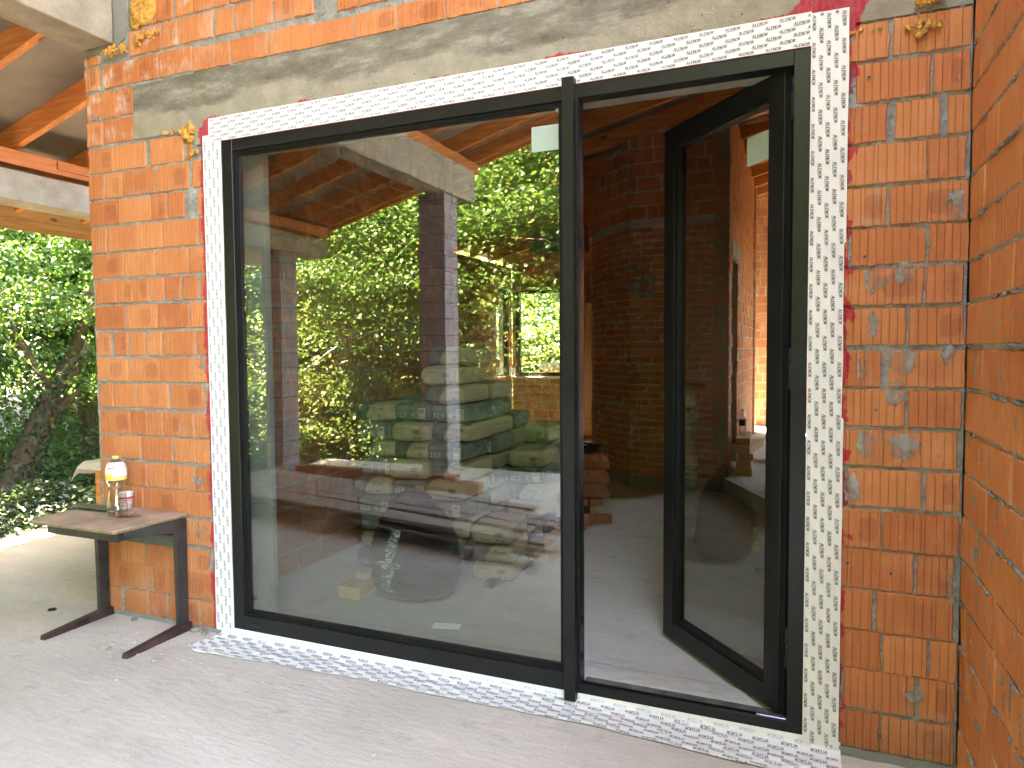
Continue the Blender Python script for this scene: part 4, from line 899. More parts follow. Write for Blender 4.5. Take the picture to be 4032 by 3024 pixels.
def make_sack(kind,seed):
    e=empty('cement_sack','x','cement sack'); me=sack_shape(seed); me.materials.append(MT['sack_'+('arc' if kind=='arc' else 'green' if kind=='green' else 'beige')]); link(bpy.data.objects.new('sack_body',me),e)
    yf=-SY/2-.0075
    if kind=='green':
        text_mesh('grade_print','32,5',.048,MT['sack_pale'],e,(-.118,yf,.030)); text_mesh('grade_letter','R',.048,MT['sack_pale'],e,(-.002,yf,.030)); f=MB(); f.box(.055,.108,yf-.001,yf+.002,.025,.095); wl=f.build('white_label',MT['sack_white'],e)
        barcode(wl,.061,.062,.040,.026,yf-.0012); text_mesh('weight_print','25 кг',.016,MT['sack_ink'],wl,(.061,yf-.0015,.034))
    elif kind=='beige':
        barcode(e,.03,.055,.055,.030,yf-.001); text_mesh('weight_print','25 кг',.028,MT['sack_ink'],e,(.035,yf,.022)); text_mesh('small_print','SULFATE RESISTING',.010,MT['sack_ink'],e,(-.10,yf,.085)); text_mesh('grade_print','5R',.036,MT['sack_white'],e,(-.10,yf,.025))
    elif kind=='arc':
        text_mesh('maker_print','IFCEM',.020,MT['sack_ink'],e,(.045,yf,.075)); f=MB(); f.lathe([(.010,0),(.0125,0)],n=24); o=f.build('emblem_ring',MT['sack_ink'],e); ring=o; o.location=(.03,yf-.0005,.082); o.rotation_euler=(PI/2,0,0)
        f=MB(); f.add([(-.001,.007,0),(.004,.001,0),(.0005,.001,0),(.002,-.007,0),(-.004,0,0),(-.0005,0,0)],[(0,1,2,5),(2,3,4,5)]); o=f.build('bolt_mark',MT['sack_ink'],ring); o.location=(0,0,.0003)
        text_mesh('small_print','SULFATE RESISTING\nPOZZOLANIC\nCEMENT',.010,MT['sack_ink'],e,(-.06,yf,.090)); barcode(e,.05,.03,.025,.014,yf-.001)
    else:
        text_mesh('grade_print','400',.040,MT['sack_pale'],e,(-.115,yf,.050))
    return e
protos={k:make_sack(k,i) for i,k in enumerate(('green','beige','arc','g400'))}
for ch in protos['g400'].children:
    if ch.name.startswith('sack_body'): ch.data.materials.clear(); ch.data.materials.append(MT['sack_green'])
used=set(); kindname={'green':'green','beige':'beige','arc':'green and beige','g400':'plain green'}; ordn=['bottom','second','third','fourth','fifth','sixth','seventh','eighth','ninth','tenth','eleventh','twelfth']
def put_sack(kind,x,y,z,rz,label,sc_=1):
    if kind not in used: e=protos[kind]; used.add(kind)
    else: e=copy_tree(protos[kind])
    e.location=(x,y,z); e.rotation_euler=(random.uniform(-.03,.03),random.uniform(-.03,.03),rz); e['label']=label.replace(' cement sack',' sack') if label.startswith('green') or label.startswith('plain') or label.startswith('beige') else label; e['group']='cement sacks stacked in the room'; return e
lay=['green','beige','arc','green','green','arc','arc','green','beige','arc','beige','arc']
LH=.1265
seqs={0:['green','beige','g400','green','arc','green','arc','green','arc'],1:['beige','green','beige','green','green','beige','arc','beige','green'],2:['g400','green','arc','green','beige','arc','green','arc','green','arc','beige','arc']}
nmc=['left','middle','right']
for c_,(x,nl) in enumerate(((.165,9),(.45,9),(.715,12))):
    for k in range(nl):
        kd=seqs[c_][k%len(seqs[c_])]
        put_sack(kd,x+random.uniform(-.022,.022),1.325+random.uniform(-.03,.03),.022+k*LH,random.uniform(-.05,.05),'%s sack, %s from floor, %s front column, tall stack'%(kindname[kd],ordn[k],nmc[c_]))
for k in range(10): put_sack('arc' if k%2 else 'green',.72+random.uniform(-.02,.02),1.75,.022+k*LH,random.uniform(-.06,.06),'cement sack, %s from floor in the column behind the right front one'%ordn[k])
for k in (6,7,8): put_sack('green',.42,1.76,.022+k*LH,.1,'cement sack, %s layer up behind the middle front column'%ordn[k]); put_sack('green',.14,1.77,.022+k*LH,-.1,'cement sack, %s layer up behind the left front column'%ordn[k])
lows=[(1.0,2.0,6,'first low column right of the tall stack'),(.90,2.45,7,'second low column, behind the first low one'),(.84,2.87,6,'low column farthest right by the mullion'),(.70,2.2,8,'column between the tall stack and the low columns')]
for x,y,nl,wh in lows:
    for k in range(nl): 
        kd=['green','beige','arc','green','beige','arc','green','beige'][(k+int(x*10))%8]; put_sack(kd,x+random.uniform(-.02,.02),y,.022+k*LH,random.uniform(-.15,.15)+(.0 if x<1.3 else .4),'%s sack, %s in the %s'%(kindname[kd],ordn[k],wh))
for k in range(3): put_sack('beige' if k!=1 else 'arc',1.02,1.33-.02*k,.022+k*LH,.12,'cement sack, %s in the short pile at the right foot of the tall stack'%ordn[k])
# black rubbish sack
def bag():
    bm=bmesh.new(); bmesh.ops.create_uvsphere(bm,u_segments=96,v_segments=64,radius=1)
    for v in bm.verts:
        x,y,z=v.co; t=(z+1)/2; a=math.atan2(y,x)
        prof=np.interp(t,[0,.02,.08,.22,.42,.6,.75,.85,.93,1],[.0,.55,.88,1.0,1.0,.92,.78,.60,.36,.03]); rr=prof
        fold=.05*math.sin(a*9+2*mn.noise(Vector((x*2,y*2,z*3))))*max(0,t-.55)*2+.035*mn.noise(Vector((x*6,y*6,z*2)))+.12*mn.noise(Vector((x*1.6,y*1.6,z*1.6+4)))*(t if t<.9 else .9)
        crease=abs(mn.noise(Vector((math.cos(a)*3,math.sin(a)*3,z*9))))*.11
        rr*=(1+fold-crease); v.co=Vector((math.cos(a)*rr*.295+.04*max(0,t-.6),math.sin(a)*rr*.20,.64*t+.02*mn.noise(Vector((x*5,y*5,z*5)))*t))
    me=bpy.data.meshes.new('rubbish_sack'); bm.to_mesh(me); bm.free(); me.polygons.foreach_set('use_smooth',[True]*len(me.polygons)); return me
b=NB('black_polythene'); b.bump(b.mth('ADD',b.noise(6,6,.65,b.map(scale=(.8,.8,3.2)),1.6),b.mth('MULTIPLY',b.noise(30,3,.5,b.map(scale=(.6,.6,2))),.35)),1.0,.07); MT['poly']=b.fin((.008,.008,.010),.22,.5)
me=bag(); me.materials.append(MT['poly']); o=link(bpy.data.objects.new('rubbish_sack',me)); o.location=(.70,.74,.021); tag(o,'full black plastic rubbish sack standing on the room floor in front of the cement','rubbish sack')
f=MB(); r=random.Random(3)
for k in range(5):
    a=k/5*2*PI; f.tube([(.03*math.cos(a),.02*math.sin(a),.58),(.07*math.cos(a),.04*math.sin(a),.63+.02*r.random()),(.12*math.cos(a),.06*math.sin(a),.59+.04*r.random())],[.035,.025,.006],6)
f.build('tied_top',MT['poly'],o,True)
V=[];NX,NZ=14,40
for j in range(NZ+1):
    z=.09+.36*j/NZ; rr_=np.interp(z/.64,[0,.02,.08,.22,.42,.6,.75,.85,.93,1],[.0,.55,.88,1.0,1.0,.92,.78,.60,.36,.03]); cx_=-.03-.03*math.sin(z*9)+.02*nz(z*12,1); hw=.028+.045*abs(nz(z*7,4))+(.05 if .24<z<.27 else 0)
    for i in range(NX+1):
        x=cx_+hw*(2*i/NX-1); y=-.20*rr_*1.06*math.sqrt(max(.05,1-(x/(.295*rr_))**2))-.012-.010*abs(nz(x*30,z*70,2))-.008*nz(x*60,z*25); V.append((x,y,z))
F=[(j*(NX+1)+i,j*(NX+1)+i+1,(j+1)*(NX+1)+i+1,(j+1)*(NX+1)+i) for j in range(NZ) for i in range(NX)]
b=NB('wrap_highlights'); nn_=b.noise(30,4,.7,b.map(scale=(1,1,2.5))); MT['wrap']=b.fin((.42,.48,.45),.25,.6,alpha=b.rng(nn_,.42,.60,.1,.8)); wr_=mesh_obj('wrap_highlights',V,F,MT['wrap'],o,False)  # pale film strip on the sack; its streaks paint crinkle highlights into the colour

# ---------------- timber, bricks, bits on the room floor ----------------
def tblock(x,y,z,lx,ly,lz,rz,label,name='timber_block',mat='timber_block',cat='timber',group=None):
    f=MB(); f.box(-lx/2,lx/2,-ly/2,ly/2,0,lz,b=.003); o=f.build(name,MT[mat]); o.location=(x,y,z); o.rotation_euler=(0,0,rz); return tag(o,label,cat,group)
tblock(.345,.70,.021,.15,.30,.075,.05,'short squared timber on the floor at the left side of the rubbish sack')
f=MB(); f.box(-.04,.04,-.03,.03,0,.045,b=.004); tag(f.build('foam_offcut',MT['sack_white']),'white offcut lying on the short timber left of the rubbish sack','offcut').location=(.34,.72,.097)
tblock(1.23,1.88,.021,.13,.50,.072,-.18,'lower of two squared timbers at the foot of the low sacks','timber_block'); tblock(1.26,1.93,.094,.13,.42,.075,-.10,'upper of two squared timbers at the foot of the low sacks')
tblock(1.085,1.30,.021,.06,.55,.035,-.13,'dark flat batten lying on the floor between the rubbish sack and the timbers','batten','steel')
f=MB(); f.box(-.075,.075,-.035,.035,0,.004); o=f.build('paper_slip',MT['tape']); o.location=(1.108,.375,.031); o.rotation_euler=(0,0,.25); tag(o,'white printed slip on the room floor near the fixed glass','paper')
# brick stack by the mullion
MT['red_brick']=simple('clay_brick',(.34,.13,.07),.85,.25,20,.15,bump=.5,bscale=60)
bp=MB(); bp.box(-.125,.125,-.06,.06,0,.065,b=.004); bme=bp.build('clay_brick',MT['red_brick']); first=True
def put_brick(x,y,z,rz,label,group):
    global first
    o=bme if first else bme.copy()
    if not first: COL.objects.link(o)
    first=False; o.location=(x,y,z); o.rotation_euler=(0,0,rz); return tag(o,label,'brick',group)
G1='clay bricks stacked behind the mullion'
Rr=Matrix.Rotation(.35,4,'Z')
for lv in range(7):
    for i in range(3):
        for j in range(2):
            if lv%2: p=(-.13+.26*j,-.13+.13*i); rz=0
            else: p=(-.13+.13*i,-.13+.26*j); rz=PI/2
            q=Rr@Vector((p[0],p[1],0)); put_brick(.955+q.x,3.33+q.y,.10+lv*.067,.35+rz+random.uniform(-.05,.05),'clay brick, %s of the %s layer in the pile behind the mullion'%(['front left','front right','middle left','middle right','rear left','rear right'][i*2+j],ordn[lv]),G1)
for x in (.86,1.07): tblock(x,3.33,.021,.07,.5,.078,.35,'wooden bearer under the %s side of the square brick pile'%('left' if x<1 else 'right'),'bearer')
for k,(x,y,z,rz) in enumerate(((1.13,2.52,.021,1.2),(1.14,2.54,.087,1.15),(1.13,2.66,.021,1.3))): 
    put_brick(x,y,z,rz,['lower big clay brick of the pair on the floor by the mullion','upper clay brick of the pair on the floor by the mullion','clay brick lying behind the pair by the mullion'][k],None)
put_brick(1.24,2.90,.021,.3,'single reddish brick lying flat beside the square pile',None)
# cable coil
f=MB(); r=random.Random(12)
for k in range(9):
    R_=r.uniform(.07,.13); ph=r.uniform(0,6); pts=[(R_*math.cos(t+ph)*1.2+r.uniform(-.012,.012),R_*.8*math.sin(t+ph),.012+.010*k*.6+.012*math.sin(2*t+ph)) for t in np.linspace(0,2*PI,18)]; f.tube(pts,.006,6)
o=f.build('cable_coil',MT['black'],None,True); o.location=(1.03,3.30,.572); tag(o,'coil of black cable lying on top of the square brick pile','cable coil')
# timbers with water bottle, bucket
for k,(lx,ly,dx,rz,lb) in enumerate(((.16,.62,0,.05,'lowest'),(.15,.62,.005,.02,'second'),(.15,.6,0,.1,'third'),(.20,.75,.03,-.14,'fourth'),(.14,.66,-.01,.04,'topmost'))):
    tblock(2.30+dx,5.05,.171+k*.081,lx,ly,.078,rz,'%s timber of the little pile under the water bottle'%lb,'timber_beam',group='timbers piled by the doorway')
wb=bottle('water_bottle','small clear water bottle with red cap and dark label on the timber pile inside',(2.285,4.93,.577),.28,.038,(.5,.03,.03),(0,0,[(.38,.62,(.03,.03,.035))]),s=.9)
bk=empty('bucket','dusty grey builder bucket standing beside the timber pile in the hall','bucket',(2.63,5.9,.171))
f=MB(); f.lathe([(.001,.004),(.125,.002),(.13,.01),(.155,.27),(.162,.27),(.162,.285),(.150,.285),(.148,.27),(.12,.015),(.001,.015)],n=30); f.build('bucket_body',MT['conc_gray'],bk,True)
f=MB(); f.tube([(.155*math.cos(t),-.02,.27-.12*math.sin(t)) for t in np.linspace(0,PI,12)],.003,5); f.build('handle',MT['anc'],bk)
# white plastic profiles on the floor
f=MB(); f.box(-.03,.10,-.02,.02,0,.03,b=.003); f.box(-.055,-.03,-.022,.022,-.0,.036,b=.003); o=f.build('plastic_profile',MT['sack_white']); o.location=(2.64,1.97,.021); tag(o,'short white plastic profile on the floor beyond the door leaf','plastic profile')
f=MB(); f.box(-.01,.45,-.03,.03,0,.03,b=.003); o=f.build('plastic_profile',MT['sack_white']); o.location=(2.42,.66,.021); o.rotation_euler=(0,0,-.06); tag(o,'long white plastic profile lying just inside the open door leaf','plastic profile')

# ---------------- behind the camera: boards on the terrace edge (seen as reflections) ----------------
pr=random.Random(21); n=0
for lv in range(2):
    for k in range(7):
        x0,x1=-2.75+pr.uniform(-.25,.2),1.15+pr.uniform(-.4,.2); y=-3.30+.155*k; L_=x1-x0; f=MB(); f.box(-L_/2,L_/2,-.07,.07,0,.028,b=.002); o=f.build('plank',MT['plank']); 
        q=.17; cx,cy=(x0+x1)/2,y+.33; o.location=(cx,cy-.15*0,-.044+.10+lv*.075-.0); o.rotation_euler=(0,.012,.17+pr.uniform(-.03,.03)); tag(o,'long rough plank, %s row of the %s layer of the pile mirrored in the glass'%(ordn[k],ordn[lv]),'plank','planks piled at the terrace edge')
for k,x in enumerate((-2.3,-.8,.7)): 
    tblock(x,-2.50+.17*(x+.8),-.0445,.09,1.25,.098,.17,'cross bearer under the plank pile, %s from the left'%ordn[k].replace('bottom','first'),'bearer','plank')
r=random.Random(2)
for k in range(26):
    x=-2.6+.27*(k%9)+r.uniform(-.02,.02); lv=k//9; o=bme.copy(); COL.objects.link(o); o.location=(x,-3.75-.02*r.random(),-.0445+lv*.067); o.rotation_euler=(0,0,r.uniform(-.08,.08)); o.scale=(1,1,1); tag(o,'clay brick, %s of the %s course behind the plank pile'%(ordn[k%9],ordn[lv]),'brick','clay bricks stacked behind the planks')
# ---------------- trees and undergrowth ----------------
def leaf_mat(name,a,b_,tr=.35):
    b=NB(name); at=b.attr('bc'); sp=b.new('ShaderNodeSeparateColor'); b.put(sp.inputs[0],at.outputs['Color'])
    c=b.mix(sp.outputs[0],a,b_); c=b.mix(b.rng(sp.outputs[1],.92,.95),c,(.22,.20,.03)); b.fin(c,.5,.35)
    t=b.new('ShaderNodeBsdfTranslucent'); b.put(t.inputs[0],b.mix(.5,c,(.11,.22,.03))); mx=b.new('ShaderNodeMixShader'); mx.inputs[0].default_value=tr
    b.t.links.new(b.p.outputs[0],mx.inputs[1]); b.t.links.new(t.outputs[0],mx.inputs[2]); b.t.links.new(mx.outputs[0],b.out.inputs[0]); return b.m
MT['leaf']=leaf_mat('broad_leaf',(.05,.13,.025),(.11,.21,.04)); MT['leaf_dark']=leaf_mat('dark_leaf',(.04,.11,.022),(.09,.18,.035),.35); MT['ivy']=leaf_mat('ivy_leaf',(.018,.045,.022),(.04,.085,.04),.15)  # the dark leaf is a slightly deeper green for beech and undergrowth
MT['leaf_warm']=leaf_mat('seeding_leaf',(.07,.15,.03),(.18,.22,.05))
MT['bark']=simple('ivy_bark',(.15,.105,.07),.95,.4,12,.1,bump=.9,bscale=30); MT['twig']=simple('grey_twig',(.30,.27,.22),.9,.3,12,.1)
def leaves(name,C,N,size,rg,mat,parent=None,flat=.5,droop=.35):
    """C: leaf centres (n,3); random leaf quads folded along the midrib"""
    n=len(C); az=rg.uniform(0,2*PI,n); tilt=rg.normal(0,flat,n)+droop; s=size*rg.uniform(.6,1.25,n)
    d=np.stack([np.cos(az)*np.cos(tilt),np.sin(az)*np.cos(tilt),-np.sin(tilt)],-1); up=np.array([0,0,1.]); sd_=np.cross(d,up); sd_/=np.linalg.norm(sd_,axis=1,keepdims=True)+1e-9
    roll=rg.normal(0,.5,n)[:,None]; nn=np.cross(sd_,d); sd2=sd_*np.cos(roll)+nn*np.sin(roll); nn2=np.cross(sd2,d)
    s=s[:,None]; w=.36
    P=np.stack([C,C+d*s*.30+sd2*s*w+nn2*s*.07,C+d*s*.62+sd2*s*w*.72+nn2*s*.05,C+d*s,C+d*s*.62-sd2*s*w*.72+nn2*s*.05,C+d*s*.30-sd2*s*w+nn2*s*.07],1)
    V=P.reshape(-1,3); k=np.arange(n)*6; F=np.concatenate([np.stack([k,k+1,k+2,k+3],-1),np.stack([k,k+3,k+4,k+5],-1)]); A=np.repeat(np.c_[rg.random(n),rg.random(n),rg.random(n),np.ones(n)],6,0)
    return mesh_obj(name,V,F,mat,parent,False,A)
def crown_pts(rg,R_,H,ncl,per,cs=.45,hollow=.35):
    out=[]
    for k in range(ncl):
        while True:
            p=rg.uniform(-1,1,3)
            q=np.linalg.norm(p)
            if hollow<q<1: break
        c=p*np.array([R_,R_,H]); m_=int(per*rg.uniform(.5,1.5)); sz=cs*rg.uniform(.5,1.4); t=rg.normal(0,1,(m_,3))*np.array([sz,sz,sz*.28]); out.append(c+t+np.array([0,0,-.18*1])*(np.linalg.norm(t[:,:2],axis=1,keepdims=True)))
    return np.concatenate(out)
def trunk_mesh(parent,H,r0,lean=(0,0),seed=0,nb=9,R_=2,mat=None,name='trunk'):
    r=random.Random(seed); f=MB(); P=[Vector((lean[0]*t*H+.12*math.sin(t*5+seed),lean[1]*t*H+.1*math.cos(t*4+seed)-.1,t*H)) for t in np.linspace(0,1,9)]
    f.tube(P,[r0*(1-.75*t) for t in np.linspace(0,1,9)],10)
    for k in range(nb):
        t=r.uniform(.3,.95); i=int(t*8); p=P[i]; a=r.uniform(0,2*PI); L_=R_*r.uniform(.6,1.05); q=[p+Vector((math.cos(a)*L_*s,math.sin(a)*L_*s,L_*(.45*s-.12*s*s)+.06*math.sin(s*7+k))) for s in np.linspace(0,1,7)]
        f.tube(q,[r0*.35*(1-.9*s)*(1-t*.4) for s in np.linspace(0,1,7)],6)
        for m_ in range(3):
            s=r.uniform(.3,.9); b0=q[int(s*6)]; a2=a+r.uniform(-1,1); f.tube([b0,b0+Vector((math.cos(a2)*.5,math.sin(a2)*.5,.15)),b0+Vector((math.cos(a2)*1.0,math.sin(a2)*1.0,.15))],[.014,.009,.003],5)
    return f.build(name,mat or MT['bark'],parent,True)
kinds={}
def make_tree(kind,label,loc,rz,s,group,lean=(0,0)):
    if kind not in kinds:
        e=empty('tree','x','tree'); rg=np.random.default_rng(sum(map(ord,kind)))
        if kind=='maple': pts=crown_pts(rg,2.3,2.6,380,200,.40); H,cz,mt,sz=5.2,4.6,MT['leaf'],.078
        elif kind=='beech': pts=crown_pts(rg,2.6,3.2,420,200,.40); H,cz,mt,sz=6.4,5.2,MT['leaf_dark'],.075
        else: pts=crown_pts(rg,1.5,1.2,170,170,.30,.2); H,cz,mt,sz=1.9,1.5,MT['leaf_warm'],.068
        leaves('crown',pts+np.array([0,0,cz]),None,sz,rg,mt,e); trunk_mesh(e,H,.17 if kind!='shrub' else .06,seed=len(kinds)+3,R_=1.9 if kind!='shrub' else 1.0)
        kinds[kind]=e
    else: e=copy_tree(kinds[kind])
    e.location=loc; e.rotation_euler=(lean[0],lean[1],rz); e.scale=(s,s,s); e['label']=label; e['group']=group; e['category']='shrub' if kind=='shrub' else 'tree'; e.name='shrub' if kind=='shrub' else 'tree'; return e
GB='trees mirrored in the glass'
def gh(x,y): return ground_h(x,y)
spots=[('maple',-7.6,-8.2,1.0),('beech',-5.3,-9.6,1.05),('maple',-3.4,-8.3,1.0),('beech',-1.6,-9.8,1.1),('maple',-.2,-8.6,1.12),('beech',1.6,-10.2,1.15),('maple',3.2,-9.0,1.05),('beech',-9.8,-10.5,1.2),('beech',-4.0,-12.8,1.5),('beech',-.3,-13.5,1.6),('maple',-7.2,-13.5,1.5),('beech',3.6,-13.8,1.5),('maple',-12.5,-7.5,1.3),('beech',-12,-13,1.6)]
od=['leftmost','second','third','fourth','fifth','sixth','seventh','eighth','ninth','tenth','eleventh','twelfth','thirteenth','fourteenth']
for i,(k,x,y,s) in enumerate(spots): make_tree(k,'%s green tree, %s of those mirrored in the fixed glass'%('light' if k=='maple' else 'dark',od[i]),(x,y,gh(x,y)-.2),i*1.7,s,GB)
for i,(x,y,s) in enumerate([(-6.6,-6.6,1.0),(-4.6,-6.9,.95),(-2.6,-6.9,.9),(-.9,-6.8,1.0),(.7,-6.9,.95),(2.2,-7.0,1.0),(-8.6,-5.8,1.1),(-5.6,-7.6,1.3),(-1.8,-7.7,1.3),(1.2,-7.9,1.3)]): make_tree('shrub','bushy shrub past the terrace edge, %s of those mirrored in the glass'%od[i],(x,y-.9,gh(x,y-.9)-.1),i*2.1,s*1.15,'shrubs behind the terrace')
GL='trees left of the terrace'
for i,(k,x,y,s,l) in enumerate([('maple',-8.6,7.2,1.0,'broad leaved tree in front of the dark wood, left of the pier'),('beech',-10.5,4.2,1.1,'dark tree at the left edge of the picture'),('beech',-9.6,6.0,.95,'dark tree directly behind the leaning trunk'),('beech',-12.5,8.5,1.35,'large dark tree behind the leaning trunk'),('maple',-12.5,11,1.4,'tall tree showing between the pier and the leaning trunk'),('beech',-11,14.5,1.2,'dark tree far behind the pier'),('maple',-8.0,1.5,.95,'tree beyond the left edge of the terrace'),('maple',-6.3,-1.7,1.0,'unseen tree added beside the terrace on the left to shade it'),('beech',-15,5,1.6,'tree deep in the wood on the left'),('maple',-9,18,1.3,'tree behind the far corner of the house'),('beech',-17,11,1.8,'large tree at the back of the wood')]): make_tree(k,l,(x,y,gh(x,y)-.2),i*1.3+.5,s,GL)  # the maple close beside the terrace stands out of view, added for its shade
# leaning ivy-clad trunk with hanging branches (left of the pier)
lt=empty('leaning_tree','leaning ivy clad tree with brown bark beyond the left side of the terrace','tree',(-6.0,1.81,-1.35))
f=MB(); P=[Vector((.10*t*t*3+.0,.33*t*2.6,t*3.0)) for t in np.linspace(0,1,10)]; P=[Vector((.05*math.sin(p.z*2),.58*p.z,p.z)) for p in P]
f.tube(P,[.20-.09*t for t in np.linspace(0,1,10)],12); f.tube([P[3],P[3]+Vector((-.25,-.15,.25)),P[3]+Vector((-.7,-.35,.75)),P[3]+Vector((-1.0,-.6,1.6))],[.10,.085,.07,.04],8)
f.tube([P[6],P[6]+Vector((.3,.5,.5)),P[6]+Vector((.55,1.2,.9)),P[6]+Vector((.7,2.0,1.6))],[.07,.05,.04,.015],7); f.tube([P[7],P[7]+Vector((-.1,-.4,.7)),P[7]+Vector((0,-.7,1.6))],[.06,.045,.02],7)
f.tube([P[8],P[8]+Vector((.2,.2,.9)),P[8]+Vector((.1,.5,2.2))],[.08,.06,.03],8); f.build('trunk',MT['bark'],lt,True)
rg=np.random.default_rng(77); V=np.array([tuple(p) for p in P]); n=2600; t=rg.uniform(0,8.6,n); i=t.astype(int); fr=(t-i)[:,None]; c=V[i]*(1-fr)+V[np.minimum(i+1,9)]*fr; a=rg.uniform(0,2*PI,n); rad=.19-.009*t+rg.uniform(0,.05,n)
msk=(np.sin(a*1.0+t*.4)+rg.normal(0,.5,n))>-.2; c=c+np.stack([np.cos(a)*rad,np.sin(a)*rad,0*a],-1); leaves('ivy',c[msk],None,.065,rg,MT['ivy'],lt,droop=.9)
cl=[]; 
for k in range(150):
    ctr=np.array([rg.uniform(-2.0,1.4),rg.uniform(-1.0,3.6),rg.uniform(2.4,5.6)]); 
    m_=int(rg.uniform(120,300)); sz=rg.uniform(.16,.34); q=rg.normal(0,1,(m_,3))*np.array([sz,sz,sz*.4]); cl.append(ctr+q)
leaves('crown',np.concatenate(cl),None,.065,rg,MT['leaf'],lt,droop=.6)
# hanging boughs close to the terrace, left of the pier
def bough(name,label,start,end,n,size,seed,mat,group):
    e=empty(name,label,'branch',start); e['group']=group; r=np.random.default_rng(seed); S=Vector((0,0,0)); E_=Vector(end)-Vector(start); P=[S.lerp(E_,t)+Vector((0,0,.25*math.sin(t*PI)))+Vector(tuple(r.normal(0,.03,3))) for t in np.linspace(0,1,9)]
    f=MB(); f.tube(P,[.02-.016*t for t in np.linspace(0,1,9)],6); C_=[]
    for k in range(16):
        i=r.integers(2,9); p=P[i]; d=Vector(tuple(r.normal(0,.22,3)+np.array([0,0,-.12]))); f.tube([p,p+d*.6,p+d],[.006,.004,.002],4); m_=n//16
        C_.append(np.array(p)+np.array(d)*r.uniform(.1,1.1,(m_,1))+r.normal(0,.075,(m_,3))*np.array([1.1,1.1,.6]))
    f.build('twigs',MT['twig'],e,True); leaves('foliage',np.concatenate(C_),None,size,r,mat,e,droop=.7); return e
bough('bough','leafy bough hanging at the left edge under the eaves',(-6.6,2.2,2.2),(-4.9,1.9,1.75),900,.075,1,MT['leaf'],'boughs beside the terrace')
bough('bough','long leafy bough reaching towards the pier at mid height',(-7.0,4.2,1.3),(-4.9,3.6,1.35),1000,.075,2,MT['leaf'],'boughs beside the terrace')
bough('bough','grey green bough hanging low on the far left',(-6.0,1.4,1.6),(-4.9,1.35,.95),900,.075,3,MT['ivy'],'boughs beside the terrace')
bough('bough','bright bough just under the fascia board',(-6.5,3.6,3.1),(-4.9,3.0,2.5),1000,.08,4,MT['leaf'],'boughs beside the terrace')
bough('bough','maple bough hanging low over the plank pile, mirrored left',(-4.2,-6.6,1.3),(-2.2,-4.9,.75),900,.095,5,MT['leaf'],'boughs over the planks')
bough('bough','maple bough hanging over the plank pile, mirrored in the middle',(-1.4,-6.6,1.0),(-.3,-4.9,.55),800,.09,6,MT['leaf'],'boughs over the planks')
bough('bough','bare forked bough with sparse leaves mirrored left of centre',(-4.6,-6.2,1.2),(-1.9,-5.8,1.9),160,.08,7,MT['leaf'],'boughs over the planks')
# ivy and undergrowth : ground cover
rg=np.random.default_rng(5)
def cover(name,label,pts,size,mat):
    o=leaves(name,pts,None,size,rg,mat,None,droop=.3); return tag(o,label,'ground cover',kind='stuff')
n=95000; x=np.where(rg.random(n)<.3,rg.uniform(-4.4,-3.36,n),rg.uniform(-11,-3.4,n)); y=rg.uniform(-4,10,n); d=-3.3-x; hump=.15+np.minimum(1,d/.8)*.35*(1+.35*np.sin(x*3+y*1.7)+.25*np.sin(y*4.1))
z=np.array([ground_h(a,b_) for a,b_ in zip(x,y)])+hump+rg.uniform(-.10,.10,n)+np.clip(.35-d*.1,0,.35); cover('ivy_ground_cover','dense grey green ivy covering the slope beside the terrace',np.stack([x,y,z],-1),.06,MT['ivy'])
n=80000; x=rg.uniform(-14,5.5,n); y=rg.uniform(-13,-5.45,n); d=-5.4-y; z=np.array([ground_h(a,b_) for a,b_ in zip(x,y)])+np.minimum(1,d)*(.55+.3*np.sin(x*2.1)+.25*np.sin(y*2.7+x))+rg.uniform(-.2,.2,n); cover('undergrowth','low leafy undergrowth beyond the back edge of the terrace',np.stack([x,y,z],-1),.095,MT['leaf_dark'])
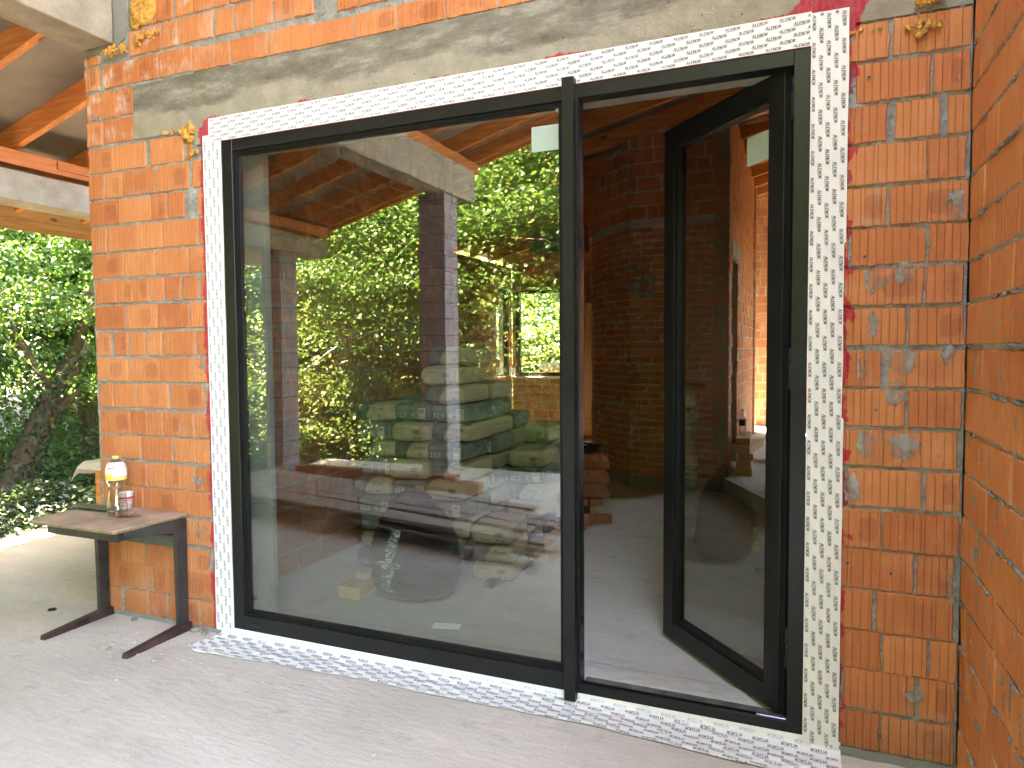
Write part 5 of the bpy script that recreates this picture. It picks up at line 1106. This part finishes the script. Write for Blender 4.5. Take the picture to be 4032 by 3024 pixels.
n=60000; x=rg.uniform(-14,-5.5,n); y=rg.uniform(-1,14,n); z=np.array([ground_h(a,b_) for a,b_ in zip(x,y)])+rg.uniform(.2,2.4,n)*np.clip((-5-x)/2.5,0,1)*(.6+.4*np.sin(x*1.9+y*1.3)); cover('hedge_undergrowth','dark undergrowth below the trees left of the house',np.stack([x,y,z],-1),.095,MT['leaf_dark'])
# distant wood closing every view
cl=[]
for k in range(900):
    a=rg.uniform(0,2*PI); rr=rg.uniform(19,24); c=np.array([rr*math.cos(a),rr*math.sin(a),rg.uniform(-1,9.5)]); m_=60; cl.append(c+rg.normal(0,1,(m_,3))*np.array([.8,.8,.4]))
pts=np.concatenate(cl); o=leaves('distant_wood',pts,None,.42,rg,MT['leaf_dark']); tag(o,'continuous distant wood surrounding the building site','wood',kind='stuff')
# outside the back window: bright bushes and a pallet of bricks under a sheet
for i,(k,x,y,s) in enumerate([('shrub',-2.8,12.6,1.5),('shrub',-.6,12.8,1.5),('shrub',-2.0,11.2,1.1),('shrub',-.6,11.4,1.0),('shrub',-4.2,10.6,1.1),('shrub',-4.6,12.8,1.5),('shrub',-1.8,14.5,2.2),('shrub',-4.4,15,2.2)]): 
    e=make_tree(k,'sunlit yellow green %s outside the corner window, %s counted from its left'%('bush' if k=='shrub' else 'tree',od[i]),(x,y,gh(x,y)-.2),i*2.3,s,'greenery outside the corner window')
pb=empty('covered_brick_pallet','pallet of hollow bricks under a grey sheet outside the corner window','brick pallet',(-1.15,10.0,.25))
f=MB()
for i in range(3):
    for j in range(2): f.box(-.6+.4*i+.004,-.2+.4*i-.004,-.25,.25,.5+.22*j+.004,.72+.22*j-.004,b=.003)
f.build('bricks',MT['brick_side'],pb)
f=MB(); f.box(-.65,.65,-.3,.3,-.9,.49,b=.01); f.build('pallet_base',MT['plank'],pb)
f=MB(); f.prism([(-.66,.88),(-.63,.98),(-.3,1.06),(.2,1.13),(.66,1.15),(.66,.88)],-.3,.3); f.build('cover_sheet',MT['conc_gray'],pb)
# name hygiene for anything built without a label
